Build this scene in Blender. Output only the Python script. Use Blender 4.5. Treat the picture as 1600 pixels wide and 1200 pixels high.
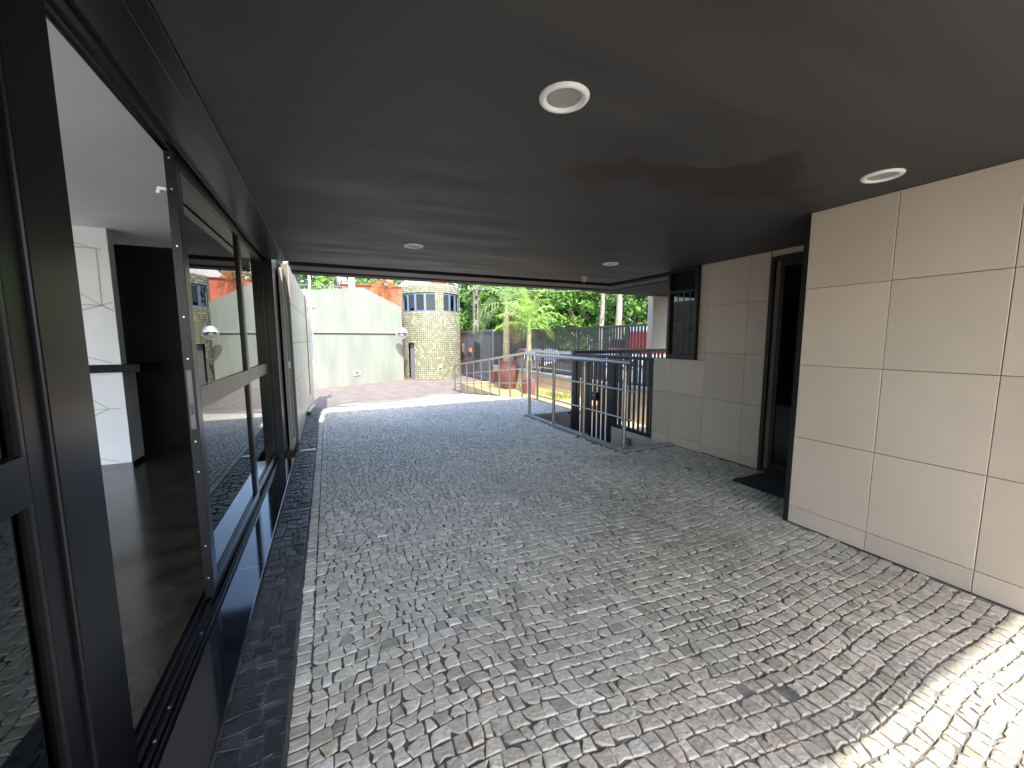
import bpy, bmesh, math, random
import numpy as np
from mathutils import Vector, Matrix
R = math.radians
rnd = random.Random(7)
for o in list(bpy.data.objects): bpy.data.objects.remove(o)
S = bpy.context.scene
col = S.collection

# ------------------------------------------------------------ camera
YAW, PIT, ROL, F, H = 0.433173337, 0.113097042, 0.002867822, 620.0, 1.5
fw = Vector((math.sin(YAW)*math.cos(PIT), math.cos(YAW)*math.cos(PIT), -math.sin(PIT)))
rt = Vector((math.cos(YAW), -math.sin(YAW), 0))
dn = fw.cross(rt)
c_, s_ = math.cos(ROL), math.sin(ROL)
rt2 = c_*rt + s_*dn; dn2 = -s_*rt + c_*dn
cam = bpy.data.cameras.new('camera'); co = bpy.data.objects.new('camera', cam); col.objects.link(co)
cam.sensor_width = 36; cam.lens = F/1600*36; cam.clip_start = .05; cam.clip_end = 2000
M = Matrix((rt2, -dn2, -fw)).transposed().to_4x4(); M.translation = Vector((0, 0, H))
co.matrix_world = M
S.camera = co

# ------------------------------------------------------------ light
SUN = Vector((0.13, 1.0, -1.19)).normalized()          # travel direction of the sunlight
elev = math.asin(-SUN.z)
az = math.atan2(-SUN.x, -SUN.y)                        # compass of the sun, clockwise from +Y
w = bpy.data.worlds.new('World'); S.world = w; w.use_nodes = True
nt = w.node_tree; nt.nodes.clear()
sky = nt.nodes.new('ShaderNodeTexSky'); sky.sky_type = 'NISHITA'; sky.sun_disc = False
sky.sun_elevation = elev; sky.sun_rotation = az; sky.air_density = 0.9; sky.dust_density = 1.6
bg = nt.nodes.new('ShaderNodeBackground'); bg.inputs[1].default_value = 0.15
out = nt.nodes.new('ShaderNodeOutputWorld')
nt.links.new(sky.outputs[0], bg.inputs[0]); nt.links.new(bg.outputs[0], out.inputs[0])
sl = bpy.data.lights.new('sun', 'SUN'); sl.energy = 2.0; sl.angle = R(.8); sl.color = (1, .95, .86)
so = bpy.data.objects.new('sun', sl); col.objects.link(so); so.rotation_euler = SUN.to_track_quat('-Z', 'Y').to_euler()
S.view_settings.view_transform = 'Standard'; S.view_settings.look = 'None'
S.view_settings.gamma = 1; S.view_settings.use_curve_mapping = False
S.view_settings.exposure = 2.3
S.render.engine = 'CYCLES'
S.cycles.max_bounces = 10; S.cycles.diffuse_bounces = 6; S.cycles.glossy_bounces = 5; S.cycles.transparent_max_bounces = 16

# ------------------------------------------------------------ materials
MATS = {}
def nd(t, k, **kw):
    n = t.nodes.new(k)
    for a, b in kw.items(): setattr(n, a, b)
    return n
def mat(name, c, rough=.6, metal=0., var=.0, scale=3., bump=0., bscale=60., c2=None, attr=None, spec=.5, stretch=(1, 1, 1), detail=6, rvar=0., coat=0., trans=0.):
    if name in MATS: return MATS[name]
    m = bpy.data.materials.new(name); m.use_nodes = True; t = m.node_tree; L = t.links
    b = t.nodes['Principled BSDF']
    b.inputs['Base Color'].default_value = (*c, 1); b.inputs['Roughness'].default_value = rough
    b.inputs['Metallic'].default_value = metal; b.inputs['Specular IOR Level'].default_value = spec
    b.inputs['Coat Weight'].default_value = coat; b.inputs['Coat Roughness'].default_value = .08
    geo = nd(t, 'ShaderNodeNewGeometry')
    mp = nd(t, 'ShaderNodeMapping'); mp.inputs['Scale'].default_value = stretch
    L.new(geo.outputs['Position'], mp.inputs[0])
    cur = None
    if var or c2:
        n = nd(t, 'ShaderNodeTexNoise'); n.inputs['Scale'].default_value = scale; n.inputs['Detail'].default_value = detail
        n.inputs['Roughness'].default_value = .6
        L.new(mp.outputs[0], n.inputs['Vector'])
        r = nd(t, 'ShaderNodeMapRange'); r.inputs[1].default_value = .32; r.inputs[2].default_value = .68
        L.new(n.outputs[0], r.inputs[0])
        x = nd(t, 'ShaderNodeMix', data_type='RGBA')
        L.new(r.outputs[0], x.inputs[0])
        cc = c2 if c2 else tuple(v*(1-var) for v in c)
        x.inputs[6].default_value = (*c, 1); x.inputs[7].default_value = (*cc, 1)
        cur = x.outputs[2]
        if rvar:
            r2 = nd(t, 'ShaderNodeMapRange'); r2.inputs[3].default_value = rough-rvar; r2.inputs[4].default_value = rough+rvar
            L.new(r.outputs[0], r2.inputs[0]); L.new(r2.outputs[0], b.inputs['Roughness'])
    if attr:
        a = nd(t, 'ShaderNodeAttribute'); a.attribute_name = attr
        if cur:
            x = nd(t, 'ShaderNodeMix', data_type='RGBA', blend_type='MULTIPLY'); x.inputs[0].default_value = 1
            L.new(cur, x.inputs[6]); L.new(a.outputs[0], x.inputs[7]); cur = x.outputs[2]
        else: cur = a.outputs[0]
    if cur: L.new(cur, b.inputs['Base Color'])
    if bump:
        n = nd(t, 'ShaderNodeTexNoise'); n.inputs['Scale'].default_value = bscale; n.inputs['Detail'].default_value = 5
        L.new(mp.outputs[0], n.inputs['Vector'])
        bp = nd(t, 'ShaderNodeBump'); bp.inputs['Strength'].default_value = bump; bp.inputs['Distance'].default_value = .01
        L.new(n.outputs[0], bp.inputs['Height']); L.new(bp.outputs[0], b.inputs['Normal'])
    if trans:
        o = [n for n in t.nodes if n.type == 'OUTPUT_MATERIAL'][0]
        tr = nd(t, 'ShaderNodeBsdfTranslucent'); mx = nd(t, 'ShaderNodeMixShader'); mx.inputs[0].default_value = trans
        if cur: L.new(cur, tr.inputs[0])
        else: tr.inputs[0].default_value = (*c, 1)
        L.new(b.outputs[0], mx.inputs[1]); L.new(tr.outputs[0], mx.inputs[2]); L.new(mx.outputs[0], o.inputs[0])
    MATS[name] = m; return m
def glass(name, tint=(.25, .28, .26), ior=1.75, rough=.0):
    m = bpy.data.materials.new(name); m.use_nodes = True; t = m.node_tree; t.nodes.clear(); L = t.links
    tr = nd(t, 'ShaderNodeBsdfTransparent'); tr.inputs[0].default_value = (*tint, 1)
    gl = nd(t, 'ShaderNodeBsdfGlossy'); gl.inputs['Roughness'].default_value = rough; gl.inputs[0].default_value = (.95, .97, .95, 1)
    fr = nd(t, 'ShaderNodeFresnel'); fr.inputs[0].default_value = ior
    mx = nd(t, 'ShaderNodeMixShader'); o = nd(t, 'ShaderNodeOutputMaterial')
    L.new(fr.outputs[0], mx.inputs[0]); L.new(tr.outputs[0], mx.inputs[1]); L.new(gl.outputs[0], mx.inputs[2]); L.new(mx.outputs[0], o.inputs[0])
    MATS[name] = m; return m

mat('cobble', (1.1, 1.1, 1.1), .46, attr='tone', c2=(.80, .79, .77), scale=22, bump=.7, bscale=55, rvar=.12, spec=.55, detail=9)
mat('basalt', (1, 1, 1), .42, attr='tone', bump=.5, bscale=50, spec=.6)
mat('grout_dark', (.055, .052, .048), .85, c2=(.26, .245, .225), scale=.8, bump=.5, bscale=90)
mat('court_stone', (.50, .47, .42), .8, var=.25, scale=3, bump=.3)
mat('curb_marble', (.42, .43, .42), .45, var=.35, scale=5, bump=.1)
mat('black_granite', (.010, .013, .022), .07, var=.3, scale=60, spec=1.0, coat=1.0)
mat('inner_granite', (.055, .050, .037), .16, c2=(.012, .011, .009), scale=5, spec=.6, detail=9)
mat('tile_beige', (.69, .575, .45), .32, var=.07, scale=2.2, spec=.4, bump=.03, bscale=6)
mat('tile_grey_beige', (.56, .50, .40), .30, var=.22, scale=2.2, spec=.35, stretch=(1, 6, .2))
mat('tile_joint', (.20, .175, .14), .9)
mat('black_metal', (.012, .012, .014), .33, spec=.55, var=.3, scale=5)
mat('anodised', (.008, .008, .010), .28, metal=.0, spec=.25)
mat('soffit_black', (.02, .019, .019), .75)
mat('pale_frame', (.36, .35, .33), .4)
mat('screw', (.7, .7, .68), .3, metal=.8)
mat('steel', (.42, .39, .36), .36, metal=1)
mat('white_paint', (.86, .86, .82), .5, var=.05)
mat('inner_plaster', (.80, .80, .80), .75, var=.08, scale=1.5)
mat('inner_dark', (.004, .0036, .0034), .6, spec=.2, var=.4, scale=9, bump=.3, bscale=30)
mat('groove_shade', (.46, .46, .45), .8)
mat('green_plaster', (.205, .225, .18), .8, c2=(.285, .30, .25), scale=1.0, bump=.25, bscale=14, stretch=(1.3, 1.3, .35))
mat('ledge_paint', (.32, .34, .28), .75, var=.2, scale=3)
mat('ledge_shadow_paint', (.22, .15, .13), .9)
mat('mosaic', (1, 1, 1), .35, attr='tone', spec=.5)
mat('mosaic_grout', (.12, .12, .065), .9)
mat('window_blue', (.16, .20, .30), .35, metal=.3)
mat('concrete', (.36, .34, .31), .85, var=.3, scale=6, bump=.3, bscale=40)
mat('pole_concrete', (.20, .17, .15), .9, var=.3, scale=6, bump=.3)
mat('cream_wall', (.62, .47, .29), .8, var=.18, scale=2, bump=.2, bscale=30)
mat('cream_floor', (.60, .50, .36), .8, var=.2, scale=2.5, bump=.2)
mat('brown_paving', (.15, .12, .11), .85, c2=(.22, .185, .17), scale=2.2, bump=.5, bscale=25)
mat('gravel', (.55, .40, .18), .95, c2=(.30, .20, .09), scale=14, bump=.9, bscale=60)
mat('asphalt', (.055, .055, .06), .9, var=.3, scale=8, bump=.4)
mat('earth', (.16, .14, .10), .95, c2=(.07, .10, .04), scale=.6, bump=.4, bscale=8)
mat('terracotta', (.20, .085, .065), .6, var=.4, scale=8, bump=.25, bscale=25)
mat('red_block', (.26, .11, .10), .75, var=.3, scale=10)
mat('gate_grey', (.125, .13, .145), .5, var=.25, scale=5)
mat('fence_black', (.02, .02, .023), .42, var=.3, scale=6)
mat('fence_charcoal', (.032, .032, .037), .45, var=.3, scale=4)
mat('orange_wall', (.62, .16, .09), .8, c2=(.50, .12, .07), scale=1.2)
mat('brick_brown', (.30, .10, .05), .9, var=.3, scale=8)
mat('bark_palm', (.36, .30, .20), .9, c2=(.20, .17, .10), scale=9, stretch=(1, 1, 4), bump=.5, bscale=25)
mat('bark', (.20, .16, .12), .95, c2=(.34, .30, .25), scale=5, bump=.8, bscale=18)
mat('leaf_light', (.26, .44, .08), .5, c2=(.12, .26, .04), scale=1.3, trans=.35)
mat('leaf_mid', (.17, .34, .06), .5, c2=(.08, .19, .03), scale=1.1, trans=.35)
mat('leaf_dark', (.08, .19, .045), .5, c2=(.04, .11, .02), scale=.6, trans=.3)
mat('palm_green', (.28, .50, .08), .42, c2=(.42, .56, .12), scale=3, trans=.35)
mat('palm_blue', (.20, .36, .12), .45, c2=(.34, .42, .14), scale=2, trans=.35)
mat('palm_dry', (.50, .20, .06), .8, var=.4, scale=6, trans=.3)
mat('car_white', (.72, .73, .75), .25, coat=.6)
mat('car_blue', (.10, .17, .30), .25, coat=.6)
mat('car_silver', (.40, .43, .48), .25, metal=.4, coat=.6)
mat('car_pale', (.45, .52, .62), .25, coat=.5)
mat('car_red', (.62, .03, .02), .35, coat=.3)
mat('tyre', (.02, .02, .02), .9)
mat('rim', (.5, .5, .52), .35, metal=.8)
mat('headlamp', (.7, .72, .75), .15)
mat('tail_lamp', (.4, .02, .02), .2)
mat('rubber_mat', (.018, .018, .022), .95, bump=.8, bscale=200)
mat('lamp_glass', (.36, .37, .34), .35, var=.3, scale=18)
mat('yellowed_plastic', (.62, .42, .20), .5)
mat('orange_plastic', (.70, .28, .06), .6)
mat('sign_grey', (.10, .11, .12), .5)
mat('white_plastic', (.75, .75, .73), .4)
mat('copper_cable', (.20, .07, .05), .7)
mat('roof_tile', (.36, .14, .08), .85, var=.3, scale=6)
mat('pale_stone', (.62, .60, .58), .8, var=.1)
mat('weed', (.12, .26, .03), .6, trans=.3)
mat('door_brown', (.035, .02, .015), .4)
mat('grey_door', (.20, .19, .20), .6, var=.2, scale=6)
glass('door_glass', (.22, .24, .22), 1.85)
glass('dark_glass', (.10, .10, .10), 1.6)
glass('tower_glass', (.12, .15, .14), 1.55)
glass('car_glass', (.12, .14, .15), 1.6)
def mirror_mat():
    m = bpy.data.materials.new('mirror'); m.use_nodes = True
    b = m.node_tree.nodes['Principled BSDF']; b.inputs['Base Color'].default_value = (.75, .77, .78, 1); b.inputs['Metallic'].default_value = 1; b.inputs['Roughness'].default_value = .04
    MATS['mirror'] = m
mirror_mat()
def ceiling_mat():
    m = bpy.data.materials.new('ceiling_paint'); m.use_nodes = True; t = m.node_tree; L = t.links; b = t.nodes['Principled BSDF']
    geo = nd(t, 'ShaderNodeNewGeometry')
    # base paint with long roller streaks
    mp = nd(t, 'ShaderNodeMapping'); mp.inputs['Scale'].default_value = (.7, 3.2, 1); mp.inputs['Rotation'].default_value = (0, 0, R(8))
    L.new(geo.outputs['Position'], mp.inputs[0])
    n = nd(t, 'ShaderNodeTexNoise'); n.inputs['Scale'].default_value = 1.4; n.inputs['Detail'].default_value = 8; L.new(mp.outputs[0], n.inputs['Vector'])
    r = nd(t, 'ShaderNodeMapRange'); r.inputs[1].default_value = .35; r.inputs[2].default_value = .7; L.new(n.outputs[0], r.inputs[0])
    x = nd(t, 'ShaderNodeMix', data_type='RGBA'); L.new(r.outputs[0], x.inputs[0])
    x.inputs[6].default_value = (.037, .0355, .036, 1); x.inputs[7].default_value = (.050, .048, .048, 1)
    # damp stain: warped distance from a point on the ceiling
    n2 = nd(t, 'ShaderNodeTexNoise'); n2.inputs['Scale'].default_value = 1.9; n2.inputs['Detail'].default_value = 7; L.new(geo.outputs['Position'], n2.inputs['Vector'])
    sub = nd(t, 'ShaderNodeVectorMath', operation='SUBTRACT'); sub.inputs[1].default_value = (.5, .5, .5); L.new(n2.outputs['Color'], sub.inputs[0])
    sc = nd(t, 'ShaderNodeVectorMath', operation='SCALE'); sc.inputs['Scale'].default_value = 1.1; L.new(sub.outputs[0], sc.inputs[0])
    ad = nd(t, 'ShaderNodeVectorMath', operation='ADD'); L.new(geo.outputs['Position'], ad.inputs[0]); L.new(sc.outputs[0], ad.inputs[1])
    mp2 = nd(t, 'ShaderNodeMapping', vector_type='TEXTURE'); mp2.inputs['Location'].default_value = (2.05, 1.78, 2.44); mp2.inputs['Rotation'].default_value = (0, 0, R(-14)); mp2.inputs['Scale'].default_value = (.85, .20, 5)
    L.new(ad.outputs[0], mp2.inputs[0])
    ln = nd(t, 'ShaderNodeVectorMath', operation='LENGTH'); L.new(mp2.outputs[0], ln.inputs[0])
    r2 = nd(t, 'ShaderNodeMapRange'); r2.inputs[1].default_value = .8; r2.inputs[2].default_value = 1.15; r2.inputs[3].default_value = .8; r2.inputs[4].default_value = 0; L.new(ln.outputs['Value'], r2.inputs[0])
    y = nd(t, 'ShaderNodeMix', data_type='RGBA'); L.new(r2.outputs[0], y.inputs[0]); L.new(x.outputs[2], y.inputs[6]); y.inputs[7].default_value = (.026, .016, .013, 1)
    L.new(y.outputs[2], b.inputs['Base Color'])
    r3 = nd(t, 'ShaderNodeMapRange'); r3.inputs[3].default_value = .55; r3.inputs[4].default_value = .7; L.new(r.outputs[0], r3.inputs[0]); L.new(r3.outputs[0], b.inputs['Roughness'])
    bp = nd(t, 'ShaderNodeBump'); bp.inputs['Strength'].default_value = .12; bp.inputs['Distance'].default_value = .01
    n3 = nd(t, 'ShaderNodeTexNoise'); n3.inputs['Scale'].default_value = 9; n3.inputs['Detail'].default_value = 8; L.new(mp.outputs[0], n3.inputs['Vector'])
    L.new(n3.outputs[0], bp.inputs['Height']); L.new(bp.outputs[0], b.inputs['Normal'])
    MATS['ceiling_paint'] = m
ceiling_mat()

def per_tile(name, amt):
    m = MATS[name]; t = m.node_tree; L = t.links; b = t.nodes['Principled BSDF']; src = b.inputs['Base Color'].links[0].from_socket
    oi = nd(t, 'ShaderNodeObjectInfo'); rr = nd(t, 'ShaderNodeMapRange'); rr.inputs[3].default_value = 1-amt; rr.inputs[4].default_value = 1+amt*.4
    L.new(oi.outputs['Random'], rr.inputs[0]); x = nd(t, 'ShaderNodeVectorMath', operation='SCALE'); L.new(src, x.inputs[0]); L.new(rr.outputs[0], x.inputs['Scale']); L.new(x.outputs[0], b.inputs['Base Color'])
per_tile('tile_beige', .09); per_tile('tile_grey_beige', .12)
def residue(name, lo, hi, dark, amt):
    m = MATS[name]; t = m.node_tree; L = t.links; b = t.nodes['Principled BSDF']
    src = b.inputs['Base Color'].links[0].from_socket
    geo = nd(t, 'ShaderNodeNewGeometry')
    def layer(scale, a, c, colr, amount, inp, off):
        mp = nd(t, 'ShaderNodeMapping'); mp.inputs['Location'].default_value = off; L.new(geo.outputs['Position'], mp.inputs[0])
        n = nd(t, 'ShaderNodeTexNoise'); n.inputs['Scale'].default_value = scale; n.inputs['Detail'].default_value = 10; n.inputs['Roughness'].default_value = .68
        L.new(mp.outputs[0], n.inputs['Vector'])
        r = nd(t, 'ShaderNodeMapRange'); r.inputs[1].default_value = a; r.inputs[2].default_value = c; r.inputs[4].default_value = amount
        L.new(n.outputs[0], r.inputs[0])
        x = nd(t, 'ShaderNodeMix', data_type='RGBA'); L.new(r.outputs[0], x.inputs[0]); L.new(inp, x.inputs[6]); x.inputs[7].default_value = (*colr, 1)
        return x.outputs[2]
    o = layer(.75, .50, .66, (.56, .53, .49), amt, src, (3.1, 1.7, 0))
    o = layer(.9, .56, .72, (.075, .065, .055), dark, o, (-4.4, 2.2, 0))
    o = layer(9, .62, .75, (.16, .15, .13), dark*.7, o, (1, 5, 0))
    L.new(o, b.inputs['Base Color'])
residue('cobble', 0, 0, .30, .5)
residue('grout_dark', 0, 0, .25, .75)

# ------------------------------------------------------------ mesh helpers
class MB:
    def __init__(s): s.v = []; s.f = []; s.c = []; s.sm = []
    def add(s, vs, fs, tone=None, smooth=False):
        k = len(s.v); s.v += [tuple(p) for p in vs]; s.f += [tuple(k+i for i in f) for f in fs]
        if tone is not None: s.c += [(*tone, 1)]*len(vs)
        s.sm += [smooth]*len(fs)
        return s
    def box(s, a, b, tone=None):
        x0, y0, z0 = (min(p, q) for p, q in zip(a, b)); x1, y1, z1 = (max(p, q) for p, q in zip(a, b))
        return s.add([(x0,y0,z0),(x1,y0,z0),(x1,y1,z0),(x0,y1,z0),(x0,y0,z1),(x1,y0,z1),(x1,y1,z1),(x0,y1,z1)],
              [(0,3,2,1),(4,5,6,7),(0,1,5,4),(1,2,6,5),(2,3,7,6),(3,0,4,7)], tone)
    def bbox(s, a, b, r=.004):
        """box with chamfered edges"""
        bm = bmesh.new(); bmesh.ops.create_cube(bm, size=1)
        c = [(p+q)/2 for p, q in zip(a, b)]; d = [abs(p-q) for p, q in zip(a, b)]
        for v in bm.verts: v.co = Vector([c[i]+v.co[i]*d[i] for i in range(3)])
        bmesh.ops.bevel(bm, geom=bm.edges[:], offset=min(r, min(d)*.3), segments=2, affect='EDGES', profile=.5)
        bm.verts.index_update()
        s.add([v.co[:] for v in bm.verts], [[v.index for v in f.verts] for f in bm.faces]); bm.free(); return s
    def tube(s, pts, r, n=12, caps=True, tone=None, r2=None):
        pts = [Vector(p) for p in pts]; rings = []
        m = len(pts)
        rr = r if isinstance(r, (list, tuple)) else [r + ((r2-r)*i/(m-1) if r2 is not None else 0) for i in range(m)]
        up0 = None
        for i, p in enumerate(pts):
            d = (pts[min(i+1, m-1)]-pts[max(i-1, 0)]).normalized()
            if up0 is None: up0 = Vector((0, 0, 1)) if abs(d.z) < .9 else Vector((1, 0, 0))
            a = d.cross(up0).normalized(); b = a.cross(d).normalized(); up0 = b
            rings.append([p+(a*math.cos(t)+b*math.sin(t))*rr[i] for t in [2*math.pi*k/n for k in range(n)]])
        vs = [v for q in rings for v in q]; fs = []
        for i in range(m-1):
            for k in range(n):
                fs.append((i*n+k, i*n+(k+1) % n, (i+1)*n+(k+1) % n, (i+1)*n+k))
        s.add(vs, fs, tone, True)
        if caps:
            s.add(rings[0], [tuple(range(n))], tone); s.add(rings[-1], [tuple(reversed(range(n)))], tone)
        return s
    def lathe(s, prof, c=(0, 0, 0), n=28, tone=None):
        vs = []; fs = []; m = len(prof)
        for (r, z) in prof:
            for k in range(n):
                t = 2*math.pi*k/n; vs.append((c[0]+r*math.cos(t), c[1]+r*math.sin(t), c[2]+z))
        for i in range(m-1):
            for k in range(n): fs.append((i*n+k, i*n+(k+1) % n, (i+1)*n+(k+1) % n, (i+1)*n+k))
        return s.add(vs, fs, tone, True)
    def prism(s, poly, z0, z1):
        n = len(poly); vs = [(x, y, z0) for x, y in poly]+[(x, y, z1) for x, y in poly]
        return s.add(vs, [tuple(reversed(range(n))), tuple(range(n, 2*n))]+[(i, (i+1) % n, n+(i+1) % n, n+i) for i in range(n)])
    def build(s, name, m, parent=None, o=(0, 0, 0), tag_=None):
        me = bpy.data.meshes.new(name)
        if parent is not None and o == (0, 0, 0):
            q = parent
            while q.parent: q = q.parent
            if not q.get('_local'): o = tuple(q.location)
        vs = [(a-o[0], b-o[1], c-o[2]) for a, b, c in s.v]
        me.from_pydata(vs, [], s.f)
        if s.c:
            at = me.color_attributes.new('tone', 'FLOAT_COLOR', 'POINT')
            at.data.foreach_set('color', np.array(s.c, dtype=np.float32).ravel())
        me.polygons.foreach_set('use_smooth', s.sm)
        me.materials.append(MATS[m]); me.update()
        ob = bpy.data.objects.new(name, me); col.objects.link(ob)
        if parent is not None: ob.parent = parent
        else: ob.location = o
        return ob
def thing(name, label, cat, loc=(0, 0, 0), group=None, local=False):
    o = bpy.data.objects.new(name, None); col.objects.link(o); o.location = loc; o.empty_display_size = .2
    if local: o['_local'] = 1
    return tag(o, label, cat, group)
def tag(o, label, cat, group=None):
    o['label'] = label; o['category'] = cat
    if group: o['group'] = group
    return o
def struct(o): o['kind'] = 'structure'; return o
def stuff(o): o['kind'] = 'stuff'; return o
def copy_tree(o, parent=None):
    c = o.copy(); col.objects.link(c); c.parent = parent
    for ch in [q for q in KIDS(o)]: copy_tree(ch, c)
    return c
def KIDS(o): return [q for q in bpy.data.objects if q.parent == o]

CZ = 2.44                # carport ceiling
XW, XR = 3.38, 4.42      # near right wall face, recessed right wall face
XL = -.45                # face of the left tiled wall / edge of granite sill
def gz(x, y):
    s = .13 - .005*(x+.45); return -max(0., min(.60, s*(y-8.9)))

# ------------------------------------------------------------ ground
xs = [-.45, .5, 1.5, 2.5, 3.48, 4.72]; ys = [-14, -6, -1.4, 4.04, 6.90, 8.6, 8.9, 9.4, 10, 10.6, 11.2, 11.8, 12.4, 13, 13.6, 14.2, 15, 17]
def sheet(xs, ys, zf, skip=None, extra=None):
    vs = []; idx = {}; fs = []
    for i, x in enumerate(xs):
        for j, y in enumerate(ys): idx[i, j] = len(vs); vs.append((x, y, zf(x, y)))
    for i in range(len(xs)-1):
        for j in range(len(ys)-1):
            if skip and skip((xs[i]+xs[i+1])/2, (ys[j]+ys[j+1])/2): continue
            fs.append((idx[i, j], idx[i+1, j], idx[i+1, j+1], idx[i, j+1]))
    return vs, fs
pav = MB()
pav.add(*sheet(xs, ys, lambda x, y: gz(x, y)-.0075, skip=lambda x, y: x > 3.48 and 4.04 < y < 6.9))
pavement = struct(pav.build('pavement', 'grout_dark'))
m = MB(); m.add(*sheet([-5, -.45, 1, 2, 3, 4.72, 7.1, 30], [-30, -14], lambda x, y: -.012)); struct(m.build('back_street_ground', 'court_stone'))
m = MB(); m.add(*sheet([-14, -.76], [-30, -2.5], lambda x, y: -.02)); m.add(*sheet([-14, -5.5], [-2.5, 12], lambda x, y: -.02)); struct(m.build('side_bounce_yard', 'court_stone'))  # pale unseen ground, added to bounce sunlight onto the lobby ceiling
m = MB(); m.add(*sheet([-.45, 1.5, 3.37], [-14, -1.27], lambda x, y: -.004)); struct(m.build('rear_bounce_pavement', 'court_stone'))  # pale pavement behind the camera, added to bounce sun onto ceiling and walls
m = MB(); m.add([(-400, -400, -1.5), (400, -400, -1.5), (400, 500, -1.5), (-400, 500, -1.5)], [(0, 1, 2, 3)]); struct(m.build('ground', 'earth'))
m = MB(); m.add(*sheet([3.38, 30], [-14, 1.89], lambda x, y: -.03)); struct(m.build('forecourt_ground', 'concrete'))

# ---- portuguese pavement: hand-cut stones in wandering rows
def warp(x, y):
    k = min(1., max(0., (x+.138)/1.1))
    dx = .07*math.sin(1.1*y+.9*x+.4)+.03*math.sin(2.6*y-1.1*x)
    dy = .11*math.sin(1.1*x+.30*y+.6)+.018*math.sin(2.9*x+.9*y)+.03*math.sin(.9*y-2.3*x+2)
    dx += .008*math.sin(5*x+3.5*y)+.006*math.sin(6.3*y-5*x+1)
    dy += .009*math.sin(5.5*x-2*y+2)
    dy += .07*max(0, x-1.2)**1.5*(1 if y < 6 else max(0, 1-(y-6)/4))*.6
    return x+dx*k, y+dy
def in_hole(x, y): return x > 3.44 and 4.0 < y < 6.94
def in_area(x, y):
    if x < -.12 or y < -1.2: return False
    if in_hole(x, y): return False
    if y < 1.90: return x < 3.36
    if y > 9.0+ .0: return x < 4.56 and y < 10.9+ .62*min(3.9, x+.2)*1.55
    if y < 6.94: return x < 4.40
    return x < 4.62
def nz(x, y, s=1.0):
    return .5+.25*(math.sin(1.7*x*s+.8*y*s+1)+math.sin(1.1*y*s-1.3*x*s+2.5)+.6*math.sin(3.1*x*s+2.7*y*s))/1.3
def stone_mesh(poly, z, tilt, tone, h=.010, top=.0):
    """poly: 8 outline points; a dressed top with rounded edge ring and sides"""
    n = len(poly); cx = sum(p[0] for p in poly)/n; cy = sum(p[1] for p in poly)/n
    vs = []
    for k, (ins, dz) in enumerate(((1.0, -h), (1.0, -.0035), (.94, -.0008), (.80, .0006))):
        for (x, y) in poly:
            X = cx+(x-cx)*ins; Y = cy+(y-cy)*ins
            vs.append((X, Y, z+dz+(0 if k == 0 else top+tilt[0]*(X-cx)+tilt[1]*(Y-cy))))
    fs = []
    for k in range(3):
        for i in range(n): fs.append((k*n+i, k*n+(i+1) % n, (k+1)*n+(i+1) % n, (k+1)*n+i))
    fs.append(tuple(range(3*n, 4*n)))
    return vs, fs
stones = []
y = -1.6; row = 0
g = rnd.gauss
while y < 19:
    hrow = rnd.uniform(.055, .074)
    x = -.138; prev = (0, 0)
    while x < 5.3:
        dense = x > 1.6
        wdt = rnd.uniform(.040, .080) if dense else rnd.uniform(.044, .076)
        nxt = (g(0, .008), g(0, .008))
        gap = rnd.uniform(.0022, .0040) + (.0022*nz(x, y, .8) if dense else 0)
        a = [(x+prev[0]+gap, y+gap), (x+wdt/2, y+gap+g(0, .003)), (x+wdt+nxt[0]-gap, y+gap), (x+wdt+(nxt[0]+nxt[1])/2-gap+g(0, .002), y+hrow/2),
             (x+wdt+nxt[1]-gap, y+hrow-gap), (x+wdt/2+g(0, .004), y+hrow-gap+g(0, .003)), (x+prev[1]+gap, y+hrow-gap), (x+(prev[0]+prev[1])/2+gap+g(0, .002), y+hrow/2)]
        a = [(p+g(0, .0024), q+g(0, .0024)) for p, q in a]
        if rnd.random() < .38:      # knock a corner off
            i = rnd.choice([0, 2, 4, 6]); cxx = x+wdt/2; cyy = y+hrow/2
            a[i] = (a[i][0]+(cxx-a[i][0])*.32, a[i][1]+(cyy-a[i][1])*.32)
        th = g(0, .022); ct, sn = math.cos(th), math.sin(th); mx, my = x+wdt/2, y+hrow/2
        a = [warp(mx+(p-mx)*ct-(q-my)*sn, my+(p-mx)*sn+(q-my)*ct) for p, q in a]
        a = [(max(p, -.136), q) for p, q in a]
        cx = sum(p[0] for p in a)/8; cy = sum(p[1] for p in a)/8
        x += wdt; prev = nxt
        if not in_area(cx, cy) or rnd.random() < .001: continue
        if cx < 4.72:
            stones.append((cx, cy, a))
    y += hrow; row += 1
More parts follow.
